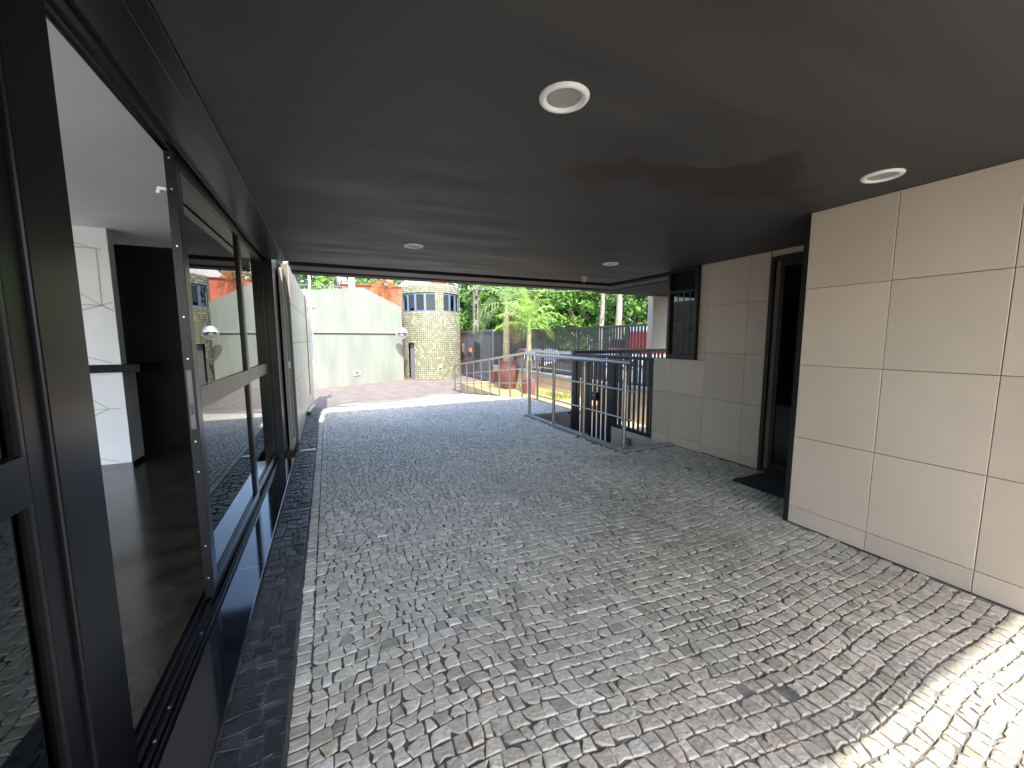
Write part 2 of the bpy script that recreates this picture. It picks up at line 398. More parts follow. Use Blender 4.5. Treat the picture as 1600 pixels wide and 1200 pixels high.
# straight border course along the dark band
y = -1.2
while y < 12:
    h = rnd.uniform(.045, .075); x0, x1 = -.205, -.1425+g(0, .002)
    a = [(x0, y+.005), ((x0+x1)/2, y+.005+g(0, .002)), (x1, y+.005+g(0, .004)), (x1+g(0, .004), y+h/2), (x1, y+h-.005+g(0, .004)), ((x0+x1)/2, y+h-.004), (x0, y+h-.005), (x0+g(0, .003), y+h/2)]
    stones.append(((x0+x1)/2, y+h/2, a)); y += h
def stone_tone(cx, cy):
    b = rnd.gauss(.69, .085); t = rnd.random()
    d = nz(cx+3, cy+1, .9)
    b *= .80+.35*d
    warm = .5+.5*nz(cx-1, cy+5, .7)
    r_, g_, bl = b, b*.925, b*(.835-.08*warm)
    if t < .05: r_, g_, bl = b*.92, b*.81, b*.64
    elif t < .042: r_, g_, bl = b*.62, b*.60, b*.56
    elif t < .0425: r_, g_, bl = b*.55, b*.68, b*.58
    elif t > .965: r_, g_, bl = b*1.15, b*1.075, b*.97
    # old wear and grime on the right half of the drive
    if cx > 1.5 and cy < 4: k = 1-.18*nz(cx*1.7, cy*1.7, 1.3); r_, g_, bl = r_*k, g_*k, bl*k*.97
    return (r_, g_, bl)
def project(x, y, z):
    v = Vector((x, y, z-H)); d = v.dot(fw)
    if d < .1: return None
    return 800+F*v.dot(rt2)/d, 600+F*v.dot(dn2)/d, d
cand = []
for i, (cx, cy, a) in enumerate(stones):
    q = project(cx, cy, gz(cx, cy))
    if q and 0 < q[0] < 1600 and 0 < q[1] < 1215:
        P = [project(p[0], p[1], 0) for p in a]
        ar = abs(sum(P[k][0]*P[(k+1) % 8][1]-P[(k+1) % 8][0]*P[k][1] for k in range(8)))/2
        cand.append((-ar, i))
cand.sort(); big = set(i for _, i in cand[:300])
field = MB()
for i, (cx, cy, a) in enumerate(stones):
    z = gz(cx, cy)+rnd.gauss(0, .0008); tl = (rnd.gauss(0, .016), rnd.gauss(0, .016)); tn = stone_tone(cx, cy)
    poly = a
    vs, fs = stone_mesh(poly, z, tl, tn)
    if i in big:
        mb = MB(); mb.add(vs, fs, tn); mb.sm = [False]*len(mb.f); mb.build('stone', 'cobble', pavement)
    else: field.add(vs, fs, tn)
stuff(field.build('stone_field', 'cobble', pavement))
# dark basalt band beside the granite sill
band = MB(); y = -1.2; bst = []
while y < 13.4:
    h = rnd.uniform(.055, .10); n = rnd.choice([2, 3, 3, 4]); e = [-.445]+sorted([-.445+.225*(k+1)/n+g(0, .012) for k in range(n-1)])+[-.218]
    for k in range(n):
        x0, x1 = e[k], e[k+1]; j = lambda: g(0, .005)
        o1 = rnd.uniform(-.02, .02)
        a = [(x0+.004, y+.004+o1*(k > 0)+j()), ((x0+x1)/2, y+.004+o1+j()), (x1-.004, y+.004+o1*(k < n-1)+j()), (x1-.004+j()*(k < n-1), y+h/2), (x1-.004, y+h-.004+o1*(k < n-1)+j()), ((x0+x1)/2, y+h-.004+o1), (x0+.004, y+h-.004+o1*(k > 0)), (x0+.004, y+h/2)]
        bst.append(a)
    y += h
for a in bst:
    cx = sum(p[0] for p in a)/8; cy = sum(p[1] for p in a)/8; b = rnd.uniform(.018, .05)
    vs, fs = stone_mesh(a, gz(cx, cy)+g(0, .0015), (g(0, .05), g(0, .05)), None); tn = (b, b*1.02, b*1.1)
    if 1.0 < cy < 4.5: mb = MB(); mb.add(vs, fs, tn); mb.build('dark_stone', 'basalt', pavement)
    else: band.add(vs, fs, tn)
stuff(band.build('dark_stone_band', 'basalt', pavement))
# brown paving of the lower driveway
m = MB(); m.add([(-8, 9.5, -.606), (7.1, 9.5, -.606), (7.1, 26, -.606), (-8, 26, -.606)], [(0, 1, 2, 3)])
struct(m.build('driveway', 'brown_paving'))
# bits: metal strip over the band, black drain outlet, white tube
tag(MB().bbox((-.41, 5.90, .004), (-.215, 5.985, .010), .002).build('channel_cover', 'steel', None), 'narrow pale metal strip lying across the dark stone band', 'drain cover')
t = thing('drain_outlet', 'small black outlet with a white tube at the foot of the left tiled wall', 'drain', (-.42, 8.85, 0))
MB().bbox((-.445, 8.80, -.005), (-.37, 8.92, .06), .006).build('outlet', 'black_metal', t)
MB().tube([(-.40, 8.92, .05), (-.40, 9.4, .035), (-.40, 10.2, -.06), (-.38, 11.6, -.22)], .014, 8).build('tube', 'white_plastic', t)
# dry leaves
for k, (x, y) in enumerate([(2.6, 1.8), (1.1, 1.25), (3.05, 2.9), (2.2, 3.6), (1.8, 5.2)]):
    mb = MB(); a = rnd.uniform(0, 6); s = .022
    pts = [(x+s*math.cos(a), y+s*math.sin(a), .012), (x+.4*s*math.cos(a+1.6), y+.4*s*math.sin(a+1.6), .017), (x-s*math.cos(a), y-s*math.sin(a), .010), (x-.4*s*math.cos(a+1.6), y-.4*s*math.sin(a+1.6), .014)]
    mb.add(pts, [(0, 1, 2, 3)]); 
    tag(mb.build('dry_leaf', 'door_brown'), ['tiny dry brown leaf in the middle of the near pavement', 'tiny dry brown leaf nearest the dark stone band', 'tiny dry brown leaf close to the big beige wall', 'tiny dry brown leaf halfway along toward the stair railing', 'tiny dry brown leaf farthest down the drive'][k], 'leaf', 'dry leaves on the pavement')

# ------------------------------------------------------------ stair well
m = MB()
m.box((3.49, 4.04, -.05), (3.60, 6.90, .014)); m.box((3.602, 4.04, -.05), (4.415, 4.12, .013)); m.box((3.602, 6.83, -.05), (4.415, 6.90, .013))
struct(m.build('stair_curb', 'curb_marble'))
m = MB(); m.box((3.50, 4.121, -.75), (3.598, 6.829, -.051)); m.box((3.50, 6.831, -.75), (4.70, 6.90, -.051)); m.box((3.50, 4.0, -.75), (4.41, 4.119, -.051))
struct(m.build('stairwell_wall', 'concrete'))
m = MB(); m.box((3.599, 5.25, -.8), (4.60, 6.828, -.65)); ld = struct(m.build('stair_landing', 'concrete'))
for k in range(4):
    st = MB().bbox((3.60, 4.121+.28*k, -.8), (4.41, 4.121+.28*(k+1)-.002, -.13*(k+1)), .006)
    st.build('step', 'curb_marble', ld)
m = MB(); m.add([(4.4, 6.9, -.65), (4.60, 6.9, -.65), (4.60, 5.2, -.652), (4.4, 5.2, -.652)], [(0, 1, 2, 3)])
m = MB(); m.box((4.601, 2, -.9), (7.1, 9.6, -.652)); struct(m.build('lower_court', 'cream_floor'))
m = MB(); m.box((4.66, 6.9, -.652), (4.73, 9.0, -.02)); struct(m.build('terrace_edge', 'cream_wall'))

# ------------------------------------------------------------ tiled walls
def tile_wall(name, label, plane_x, sgn, ycuts, zcuts, mtile, back=.12, skip=None, z0=0.0, gap=.003, base=None):
    """plane_x: finished face; sgn: direction the face looks (+1 = +X)"""
    t = thing(name, label, 'wall', (plane_x, min(ycuts), 0))
    bx = plane_x-sgn*.010
    bb = MB()
    for i in range(len(ycuts)-1):
        for j in range(len(zcuts)-1):
            ya, yb = sorted((ycuts[i], ycuts[i+1])); za, zb = zcuts[j], zcuts[j+1]
            if skip and skip((ya+yb)/2, (za+zb)/2): continue
            bb.box((bx, ya, za), (bx-sgn*back, yb, zb))
            g_ = gap/2+rnd.uniform(0, .0006); pr = plane_x+sgn*rnd.uniform(-.0012, .0012); c = .0025
            vs = [(bx, ya+g_, za+g_), (bx, yb-g_, za+g_), (bx, yb-g_, zb-g_), (bx, ya+g_, zb-g_)]
            vs += [(pr-sgn*c, p, q) for _, p, q in vs]+[(pr, ya+g_+c, za+g_+c), (pr, yb-g_-c, za+g_+c), (pr, yb-g_-c, zb-g_-c), (pr, ya+g_+c, zb-g_-c)]
            fs = [(0+a, (1+a) % 4, 4+(1+a) % 4, 4+a) for a in range(4)]+[(4+a, 4+(1+a) % 4, 8+(1+a) % 4, 8+a) for a in range(4)]+[(8, 9, 10, 11)]
            if sgn < 0: fs = [tuple(reversed(f)) for f in fs]
            MB().add(vs, fs).build('tile', mtile, t)
    bb.build('backing', 'tile_joint', t)
    return t
zc = [0, .14, .714, 1.29, 1.875, CZ]
tile_wall('tiled_wall', 'large beige tiled wall at the right with its corner beside the doorway', XW, -1, [1.89, 1.372, .852, .332, -.188, -.708, -1.228], zc, 'tile_beige')
m = MB(); m.box((XW+.12, 1.891, 0), (XR+.3, 1.93, CZ-.001)); 
tag(m.build('return_wall', 'tile_beige'), 'short return wall hidden behind the corner of the near right wall', 'wall')
tag(MB().box((XW-.0035, 1.8865, 0), (XW+.119, 1.925, CZ-.001)).build('corner_trim', 'black_metal'), 'thin black trim running up the outer corner of the beige wall', 'trim')
zr = [.0, .11, .73, 1.3185, 1.91, 2.438]
def skr(y, z):
    return (z > 1.22 and 3.74 < y)
t = tile_wall('recessed_wall', 'recessed beige tiled wall between the black framed door and the grille', XR, -1, [2.84, 3.07, 3.615], zr, 'tile_beige', z0=0)
t2 = tile_wall('lower_wall', 'low beige tiled wall piece under the narrow black window', XR, -1, [3.615, 4.16, 4.50], [-.75, .11, .73, 1.215], 'tile_beige')
t3 = tile_wall('window_pier', 'narrow strip of beige tiles between the black window and the recessed wall', XR, -1, [3.615, 3.735], [1.217, 1.3185, 1.91, 2.438], 'tile_beige')
t4 = tile_wall('base_wall', 'beige tiled base below the black grille with a small wall lamp', XR, -1, [4.50, 4.95, 5.445], [-.75, -.02], 'tile_beige')
tl = thing('step_lamp', 'small grey rectangular lamp set low in the tiled base below the grille', 'wall lamp', (XR-.02, 5.02, -.17))
MB().bbox((XR-.03, 4.93, -.235), (XR-.001, 5.10, -.125), .006).build('housing', 'gate_grey', tl)
MB().box((XR-.033, 4.95, -.22), (XR-.0305, 5.08, -.14)).build('lens', 'lamp_glass', tl)
# lintel over the door
tile_wall('door_lintel', 'beige tiled lintel above the black framed doorway', XR, -1, [1.95, 2.83], [2.372, 2.438], 'tile_beige')

# narrow black window
t = thing('narrow_window', 'tall narrow black framed window with a fine grid below its dark top part', 'window', (XR, 3.98, 1.22))
fr = MB(); x0, x1 = XR-.045, XR+.06
for a, b in (((x0, 3.74, 1.22), (x1, 3.785, 2.436)), ((x0, 4.19, 1.22), (x1, 4.235, 2.436)), ((x0, 3.786, 1.22), (x1, 4.189, 1.285)), ((x0, 3.786, 2.40), (x1, 4.189, 2.436)), ((x0, 3.786, 2.12), (x1, 4.189, 2.15))): fr.bbox(a, b, .004)
fr.build('frame', 'black_metal', t)
MB().box((XR-.005, 3.786, 1.286), (XR+.001, 4.189, 2.119)).build('pane', 'dark_glass', t)
MB().box((XR-.005, 3.786, 2.151), (XR+.001, 4.189, 2.399)).build('dark_opening', 'inner_dark', t)  # black sheet paints the darkness of the open upper part
gr = MB()
for k in range(1, 4): gr.box((XR-.013, 3.785+.101*k-.004, 1.286), (XR-.0065, 3.785+.101*k+.004, 2.119))
for k in range(1, 6): gr.box((XR-.0125, 3.786, 1.285+.139*k-.004), (XR-.0065, 4.189, 1.285+.139*k+.004))
gr.build('pane_grid', 'tile_joint', t)  # raised bars draw the tile grid that shows in the glass
MB().box((XR+.05, 3.786, 1.286), (XR+.055, 4.189, 2.119)).build('blind', 'gate_grey', t)

# right door
t = thing('entry_door', 'tall black framed door with dark glass in the recess at the right', 'door', (XR, 2.4, 0))
fr = MB(); x0, x1 = XR-.02, XR+.10
fr.bbox((x0, 2.79, .0), (x1, 2.832, 2.37), .004); fr.bbox((x0, 1.95, 2.32), (x1, 2.789, 2.37), .004); fr.bbox((x0, 1.95, 0), (x1, 1.99, 2.319), .004); fr.bbox((x0, 1.991, 0), (x1, 2.789, .035), .004)
fr.build('frame', 'door_brown', t)
fr = MB(); x0, x1 = XR+.015, XR+.05
fr.bbox((x0, 2.742, .036), (x1, 2.785, 2.318), .003); jam = fr.build('inner_jamb', 'tile_joint', t)
fr = MB(); fr.bbox((x0, 2.70, .036), (x1, 2.738, 2.318), .003); fr.bbox((x0, 1.995, .036), (x1, 2.04, 2.318), .003); fr.bbox((x0, 2.041, 2.26), (x1, 2.699, 2.318), .003); fr.bbox((x0, 2.041, .036), (x1, 2.699, .11), .003)
lf = fr.build('leaf_frame', 'door_brown', t)
MB().box((XR+.03, 2.041, .111), (XR+.036, 2.699, 2.259)).build('pane', 'dark_glass', t)
hd = MB(); hd.tube([(XR-.03, 2.10, .95), (XR-.03, 2.10, 1.25)], .011, 8); hd.build('handle', 'steel', lf)
m = MB()
m.add([(XR+.11, 1.93, 0), (7, 1.93, 0), (7, 3.6, 0), (XR+.11, 3.6, 0)], [(0, 1, 2, 3)])
struct(m.build('lobby_floor', 'inner_granite'))
m = MB(); m.box((6.9, 1.93, 0), (7, 4.2, 2.438)); m.box((XR+.14, 3.61, 0), (6.9, 3.7, 2.438)); m.box((4.45, 1.80, 0), (6.9, 1.88, 2.438))
tag(m.build('lobby_wall', 'inner_dark'), 'dark brown lobby walls seen through the door glass at the right', 'wall')
t = thing('glint_board', 'small red board added inside the doorway as a reddish glint behind the glass', 'shelf', (5.6, 3.5, 1.25))  # red board added to stand in for a reddish reflection
MB().bbox((5.2, 3.35, 1.35), (6.0, 3.60, 1.39)).build('board', 'car_red', t)
MB().box((5.25, 3.5, 1.1), (5.3, 3.60, 1.349)).build('bracket', 'black_metal', t)
mt = MB().bbox((3.80, 2.02, .008), (4.36, 2.70, .024), .004).build('door_mat', 'rubber_mat')
tag(mt, 'dark rectangular door mat on the pavement before the recessed door', 'mat')

# side wall returning behind window (keeps the building solid)
m = MB(); m.box((XR+.13, 4.14, -.7), (9, 4.235, 3.0)); tag(m.build('side_wall', 'tile_beige'), 'plain outer wall of the right building behind the narrow window', 'wall')

# grille and gate
def grille(y0, y1, z0, z1, label, name, slw, pitch, thick=.022, lock=False, cat='grille'):
    t = thing(name, label, cat, (XR+.03, (y0+y1)/2, z0))
    xa, xb = XR, XR+.05; f = MB()
    f.bbox((xa, y0, z0), (xb, y0+.045, z1), .003); f.bbox((xa, y1-.045, z0), (xb, y1, z1), .003)
    f.bbox((xa, y0+.046, z1-.05), (xb, y1-.046, z1), .003); f.bbox((xa, y0+.046, z0), (xb, y1-.046, z0+.05), .003)
    f.build('frame', 'fence_black', t)
    n = int((y1-y0-.1)/pitch); st = (y1-y0-.09)/n
    for k in range(n):
        yc = y0+.045+st*(k+.5)
        MB().box((XR+.025-thick/2, yc-slw/2, z0+.051), (XR+.025+thick/2, yc+slw/2, z1-.051)).build('slat', 'fence_black', t)
    if lock:
        l = MB(); l.bbox((XR-.035, y0+.40, .37), (XR+.012, y0+.52, .53), .006); lk = l.build('lock', 'black_metal', t)
        l = MB(); l.tube([(XR-.05, y0+.44, .47), (XR-.034, y0+.44, .47)], .018, 10); l.build('knob', 'steel', lk)
    return t
grille(4.50, 5.445, -.015, 1.215, 'black steel grille of vertical slats in the right wall beside the narrow window', 'grille', .040, .105, thick=.015)
grille(5.455, 6.60, -.64, 1.215, 'black slatted pedestrian gate with a small lock behind the stair railing', 'pedestrian_gate', .078, .118, thick=.015, lock=True, cat='gate')
MB_ = MB(); MB_.bbox((XR-.005, 6.605, -.65), (XR+.06, 6.70, 1.24), .004)
tag(MB_.build('gate_post', 'fence_black'), 'black steel post at the far side of the pedestrian gate', 'post')
# dark beam and raised tiled pier further right
t = thing('tiled_pier', 'far tiled pier facing the drive beside the narrow window above a dark beam', 'pier', (7.3, 6.75, 1.25))
b = MB(); b.box((6.502, 6.715, 1.27), (8.6, 6.85, 2.60)); b.build('backing', 'tile_beige', t)
for i in range(4):
    for j in range(3):
        za = [1.27, 1.49, 2.075][j]; zb = [1.49, 2.075, 2.60][j]
        b = MB(); b.bbox((6.50+.52*i+.002, 6.70, za+.002), (6.50+.52*(i+1)-.002, 6.716, zb-.002), .002); b.build('tile', 'tile_beige', t)
t = thing('back_railing', 'dark beam on short black bars running right from the pedestrian gate', 'railing', (6.5, 6.8, -.65))
MB().bbox((4.49, 6.74, 1.19), (9.0, 6.83, 1.262), .003).build('beam', 'fence_black', t)
k = 4.62
while k < 8.9:
    MB().box((k, 6.775, -.65), (k+.03, 6.795, 1.189)).build('bar', 'fence_black', t); k += .27

# ------------------------------------------------------------ canopy
m = MB()
X0, X1 = -.40, 8.5
m.box((X0, -1.4, CZ), (4.45, 5.60, 3.0))                         # main soffit
m.box((X0, 5.60, 2.62), (4.75, 5.90, 3.0))                        # shadow groove
m.box((X0, 5.90, CZ), (4.75, 6.30, 3.0))                         # outer strip
m.box((4.45, 4.237, 2.62), (4.75, 5.60, 3.0)); m.box((4.75, 4.237, CZ-.004), (5.05, 6.302, 3.0))
canopy = struct(m.build('ceiling', 'ceiling_paint'))
m = MB(); m.box((X0, 6.303, CZ-.018), (5.05, 6.55, 3.02)); m.box((5.052, 6.303, CZ-.018), (8.5, 6.75, 2.62)); m.box((5.052, 4.24, CZ-.017), (6.25, 6.302, 2.61)); m.box((6.252, 5.4, CZ-.016), (8.5, 6.301, 2.61)); m.box((4.452, -1.4, CZ-.001), (8.5, 4.236, 3.01))  # the unseen slab at far right is added to shade the tiled pier
tag(m.build('canopy_edge', 'soffit_black'), 'black outer edge of the canopy above the driveway opening', 'beam')
m = MB(); m.box((X0, 5.602, CZ+.01), (4.452, 5.606, 2.62)); m.box((-.402, 5.897, CZ+.01), (4.7, 5.899, 2.62)); m.box((-.40, 5.607, 2.61), (4.7, 5.896, 2.619)); m.box((4.7, 4.26, CZ+.01), (4.749, 5.896, 2.619)); m.box((4.451, 4.26, CZ+.01), (4.455, 5.6, 2.619)); m.box((4.456,4.26,2.61),(4.7,5.6,2.619))
stf = struct(m.build('soffit_groove', 'black_metal'))
# recessed lights
def light_fix(x, y, label):
    t = thing('ceiling_light', label, 'ceiling light', (x, y, CZ), group='round recessed lights in the dark ceiling', local=True)
    m = MB(); m.lathe([(.0745, -.003), (.077, -.011), (.082, -.014), (.093, -.011), (.098, -.005), (.099, -.0005)], n=48); m.build('ring', 'white_paint', t)
    m = MB(); m.lathe([(.077, -.0105), (.0742, -.004), (.069, -.002)], n=48); m.build('reflector', 'white_paint', t)
    m = MB(); m.add([(.0745*math.cos(a), .0745*math.sin(a), -.0015) for a in [2*math.pi*k/48 for k in range(48)]], [tuple(reversed(range(48)))]); m.build('diffuser', 'lamp_glass', t)
    return t
light_fix(.89, 1.43, 'large white ringed light nearest the camera in the middle of the dark ceiling')
light_fix(2.98, 1.30, 'white ringed light close above the big beige wall at the right')
light_fix(.84, 4.18, 'small far light in the left half of the dark ceiling')
light_fix(3.29, 4.14, 'small far light near the motion sensor toward the right stairs')
t = thing('motion_sensor', 'small yellowed sensor cup hanging from the far right of the ceiling', 'sensor', (3.59, 5.14, CZ), local=True)
MB().lathe([(.0, -.012), (.05, -.012), (.055, 0)], n=20).build('base', 'yellowed_plastic', t)
MB().lathe([(.038, -.012), (.040, -.045), (.026, -.070), (.012, -.085), (0, -.088)], n=20).build('cup', 'yellowed_plastic', t)

# ------------------------------------------------------------ left facade
XD = -.67
m = MB(); m.box((-.62, -1.4, -.05), (XL+.002, 5.60, .012))
sill = tag(MB().bbox((-.615, -1.4, -.05), (XL, 2.95, .014), .003).build('granite_sill', 'black_granite'), 'near polished black granite sill slab along the sliding glass doors', 'sill')
tag(MB().bbox((-.615, 2.953, -.05), (XL, 5.60, .014), .003).build('granite_sill', 'black_granite'), 'far polished black granite sill slab ending at the dark pillar', 'sill')
t = thing('door_track', 'black aluminium floor track with small screws under the sliding doors', 'track', (XD, 2, 0))
b = MB(); b.box((-.74, -1.4, -.03), (-.617, 5.6, .018)); 
for xx in (-.735, -.705, -.672, -.640, -.622): b.bbox((xx-.003, -1.4, .018), (xx+.003, 5.6, .034), .001)
b.build('rail', 'anodised', t)
for yy in (1.75, 1.9, 2.35, 3.2, 4.0): MB().tube([(-.655, yy, .018), (-.655, yy, .022)], .006, 8).build('screw', 'screw', t)
t = thing('door_header', 'black header beam with tracks above the sliding glass doors', 'beam', (XD, 2, CZ))
b = MB(); b.bbox((-.712, -1.4, 2.462), (-.60, 5.6, 2.80), .003); b.bbox((-.598, -1.4, 2.445), (-.47, 5.6, 2.80), .002); b.build('beam', 'black_metal', t)
b = MB(); b.bbox((-.468, -1.4, 2.432), (-.402, 5.6, 2.80), .002); b.build('trim', 'black_metal', t)
b = MB(); b.box((-.709, -1.4, 2.452), (-.703, 5.6, 2.463)); b.box((-.628, -1.4, 2.44), (-.620, 5.6, 2.463)); b.box((-.68, -1.4, 2.448), (-.672, 5.6, 2.463)); b.build('track', 'anodised', t)
def leaf(y0, y1, label, xo=0, lock=False, midrail=True, name='sliding_door', st=.075, bottom=.14, rz_=0.0):
    x = XD+xo; xa, xb = x-.022, x+.022; z0, z1 = .036, 2.447
    t = thing(name, label, 'sliding door', (x, (y0+y1)/2, 0))
    f = MB()
    f.bbox((xa, y0, z0), (xb, y0+st, z1), .003); f.bbox((xa, y1-st, z0), (xb, y1, z1), .003)
    f.bbox((xa, y0+st+.0005, z1-.075), (xb, y1-st-.0005, z1), .003); f.bbox((xa, y0+st+.0005, z0), (xb, y1-st-.0005, z0+bottom*.6), .003)
    if midrail: f.bbox((xa, y0+st+.0005, 1.115), (xb, y1-st-.0005, 1.235), .003)
    fo = f.build('frame', 'anodised', t)
    bd = MB()
    for zz in ((z0+bottom*.6, 1.115), (1.235, z1-.075)): 
        for xx in (xb-.004, xa+.001):
            bd.box((xx, y0+st, zz[0]), (xx+.003, y0+st+.010, zz[1])); bd.box((xx, y1-st-.010, zz[0]), (xx+.003, y1-st, zz[1]))
    bd.build('glazing_bead', 'black_metal', fo)
    MB().box((x-.003, y0+st-.005, z0+bottom*.6), (x+.003, y1-st+.005, 1.113)).build('pane', 'door_glass', t)
    MB().box((x-.003, y0+st-.005, 1.237), (x+.003, y1-st+.005, z1-.077)).build('pane', 'door_glass', t)
    if lock:
        for zz in (2.41, 2.26, 1.98, 1.62, 1.40, .95, .78, .35, .16):
            MB().tube([(x, y0-.001, zz), (x, y0-.003, zz)], .004, 8).build('screw', 'screw', fo)
        MB().bbox((x-.012, y0-.006, 1.02), (x+.012, y0-.0005, 1.34), .002).build('lock_plate', 'gate_grey', fo)
        MB().box((x-.006, y0-.008, 1.10), (x+.006, y0-.0065, 1.16)).build('latch', 'black_metal', fo)
        MB().tube([(x-.02, y0+.02, 2.26), (x-.055, y0+.01, 2.26), (x-.06, y0+.01, 2.235)], .010, 8).build('hook', 'white_plastic', fo)
    t.rotation_euler = (0, 0, rz_)
    return t
leaf(2.64, 4.19, 'sliding glass door leaf next to the open gap mirroring the round tower', 0, lock=True, rz_=R(-.55))
leaf(4.20, 5.595, 'sliding glass door leaf between the first leaf and the dark pillar', .0, rz_=R(-.45))
leaf(.30, 1.36, 'nearest glass door leaf at the far left edge of the photo', .0, st=.07)
b = MB(); b.bbox((-.705, 1.365, .036), (-.635, 1.575, 2.46), .006)
tag(b.build('door_post', 'anodised'), 'broad dark metal door post at the left edge of the open gap', 'post')
leaf(-1.25, .28, 'glass door leaf beside the camera outside the left edge', 0)
# pillar and narrow glazing past it
tag(MB().bbox((-.78, 5.602, 0), (-.555, 6.05, CZ+.3), .004).build('dark_pillar', 'anodised'), 'dark square pillar between the glass doors and the tiled wall', 'pillar')
t = thing('narrow_glazing', 'narrow pale framed glass strip between the dark pillar and tiled wall', 'window', (-.5, 6.3, 0))
f = MB(); f.bbox((-.535, 6.055, 0), (-.49, 6.11, 2.43), .003); f.bbox((-.535, 6.50, 0), (-.49, 6.545, 2.43), .003); f.bbox((-.535, 6.111, 1.10), (-.49, 6.499, 1.20), .003); f.bbox((-.535, 6.111, 0), (-.49, 6.499, .10), .003); f.bbox((-.535, 6.111, 2.36), (-.49, 6.499, 2.43), .003)
f.build('frame', 'pale_frame', t)
MB().box((-.515, 6.111, .101), (-.509, 6.499, 1.099)).build('pane', 'door_glass', t); MB().box((-.515, 6.111, 1.201), (-.509, 6.499, 2.359)).build('pane', 'door_glass', t)
yc = [6.56]; 
while yc[-1] < 13.3: yc.append(round(yc[-1]+.52, 3))
yc[-1] = 13.6
tile_wall('left_tiled_wall', 'long glossy grey beige tiled wall running away at the left beyond the glass doors', XL, 1, yc, [-.75, .02, .30, .875, 1.45, 2.02, 2.56], 'tile_grey_beige', back=.25, gap=.008)
t = thing('wall_conduit', 'thin brown cable running up the left tiled wall near its far end', 'cable', (-.43, 11, 0))
MB().tube([(-.44, 10.9, .15), (-.438, 10.9, 2.55)], .010, 6).build('cable', 'copper_cable', t)
MB().tube([(-.40, 13.62, .9), (-.40, 13.62, 3.4)], .035, 10).build('downpipe', 'white_plastic', t)
t = thing('flood_lamp', 'small white lamp on a bracket at the far end of the left tiled wall', 'lamp', (-.42, 13.65, 2.3))
MB().tube([(-.45, 13.66, 2.42), (-.30, 13.60, 2.42)], .03, 8).build('arm', 'white_plastic', t)
MB().lathe([(.0, .07), (.06, .06), (.085, 0), (.075, -.05), (0, -.055)], (-.30, 13.58, 2.50), 16).build('head', 'white_plastic', t)
MB().bbox((-.36, 13.55, 1.98), (-.28, 13.62, 2.30), .01).build('box', 'white_plastic', t)

# ---- interior behind the glass
m = MB(); m.add([(-5.5, -2.5, .004), (-.74, -2.5, .004), (-.74, 9, .004), (-5.5, 9, .004)], [(0, 1, 2, 3)])
struct(m.build('lobby_floor', 'inner_granite'))
m = MB(); m.box((-5.5, -2.5, 2.74), (-.752, 9, 2.95)); struct(m.build('lobby_ceiling', 'inner_plaster'))
m = MB(); m.box((-9, 7.0, 0), (-.56, 7.2, 2.739)); m.box((-.70, 6.06, 0), (-.56, 6.999, 2.739))
tag(m.build('lobby_back_wall', 'inner_dark'), 'black wall at the back of the glass fronted lobby', 'wall')
t = thing('lobby_column', 'white faceted lobby column with a black ledge seen through the open doorway', 'column', (-2.6, 6.2, 0))
MB().box((-3.6, 6.07, 1.22), (-2.18, 6.21, 2.739)).build('upper_shaft', 'inner_plaster', t)
MB().box((-3.6, 6.07, .055), (-2.18, 6.42, 1.13)).build('lower_shaft', 'inner_plaster', t)
MB().bbox((-3.6, 6.02, 1.131), (-2.00, 6.60, 1.219), .004).build('ledge', 'inner_dark', t)
MB().box((-3.6, 6.065, .004), (-2.175, 6.44, .054)).build('plinth', 'black_granite', t)
gm = MB()  # flat grey strips: the shade of engraved grooves put in as colour
def groove(x0, z0, x1, z1, w=.009):
    w *= 1.5
    d = Vector((x1-x0, z1-z0)).normalized(); n = Vector((-d.y, d.x))*w/2; ya = 6.0685
    gm.add([(x0+n.x, ya, z0+n.y), (x0-n.x, ya, z0-n.y), (x1-n.x, ya, z1-n.y), (x1+n.x, ya, z1+n.y)], [(0, 1, 2, 3)])
groove(-2.9, 2.515, -2.28, 2.515); groove(-2.28, 2.515, -2.285, 1.89); groove(-2.9, 1.89, -2.29, 1.89, .007); groove(-2.29, 1.89, -2.9, 1.68); groove(-2.29, 1.89, -2.9, 2.35, .006); groove(-2.29, 1.89, -2.19, 1.83, .01); groove(-2.29, 1.89, -2.19, 1.93, .007)
groove(-2.9, 1.47, -2.25, 1.235, .006); groove(-2.33, 2.52, -2.9, 2.72, .006); groove(-2.28, 2.52, -2.24, 2.50, .006)
groove(-2.9, .70, -2.22, .71, .006); groove(-2.33, .71, -2.9, .40); groove(-2.33, .71, -2.9, 1.20, .006); groove(-2.3, .08, -2.9, .28, .006)
gm.build('groove', 'groove_shade', t)

# ------------------------------------------------------------ retaining wall, tower
A = Vector((-.4, 19.0)); B = Vector((3.55, 21.1)); D = (B-A).normalized(); N = Vector((D.y, -D.x))   # N looks towards the camera
t = thing('retaining_wall', 'pale green plastered retaining wall with a ledge and sloping top behind the drive', 'wall', (A.x, A.y, -.6))
def wp(s, o, z): q = A+D*s+N*o; return (q.x, q.y, z)
Ln = (B-A).length
def slab(prof, o0, o1, name, m_, par):
    n = len(prof); mb = MB()
    mb.add([wp(s, o0, z) for s, z in prof]+[wp(s, o1, z) for s, z in prof], [tuple(range(n)), tuple(reversed(range(n, 2*n)))]+[(i, n+i, n+(i+1) % n, (i+1) % n) for i in range(n)])
    return mb.build(name, m_, par)
slab([(-7, -.62), (Ln, -.62), (Ln, 1.72), (-7, 1.72)], 0, -.3, 'lower_panel', 'green_plaster', t)
slab([(-7, 1.80), (Ln, 1.80), (Ln, 3.12), (2.35, 3.90), (0, 3.59), (-7, 3.3)], -.03, -.3, 'upper_panel', 'green_plaster', t)
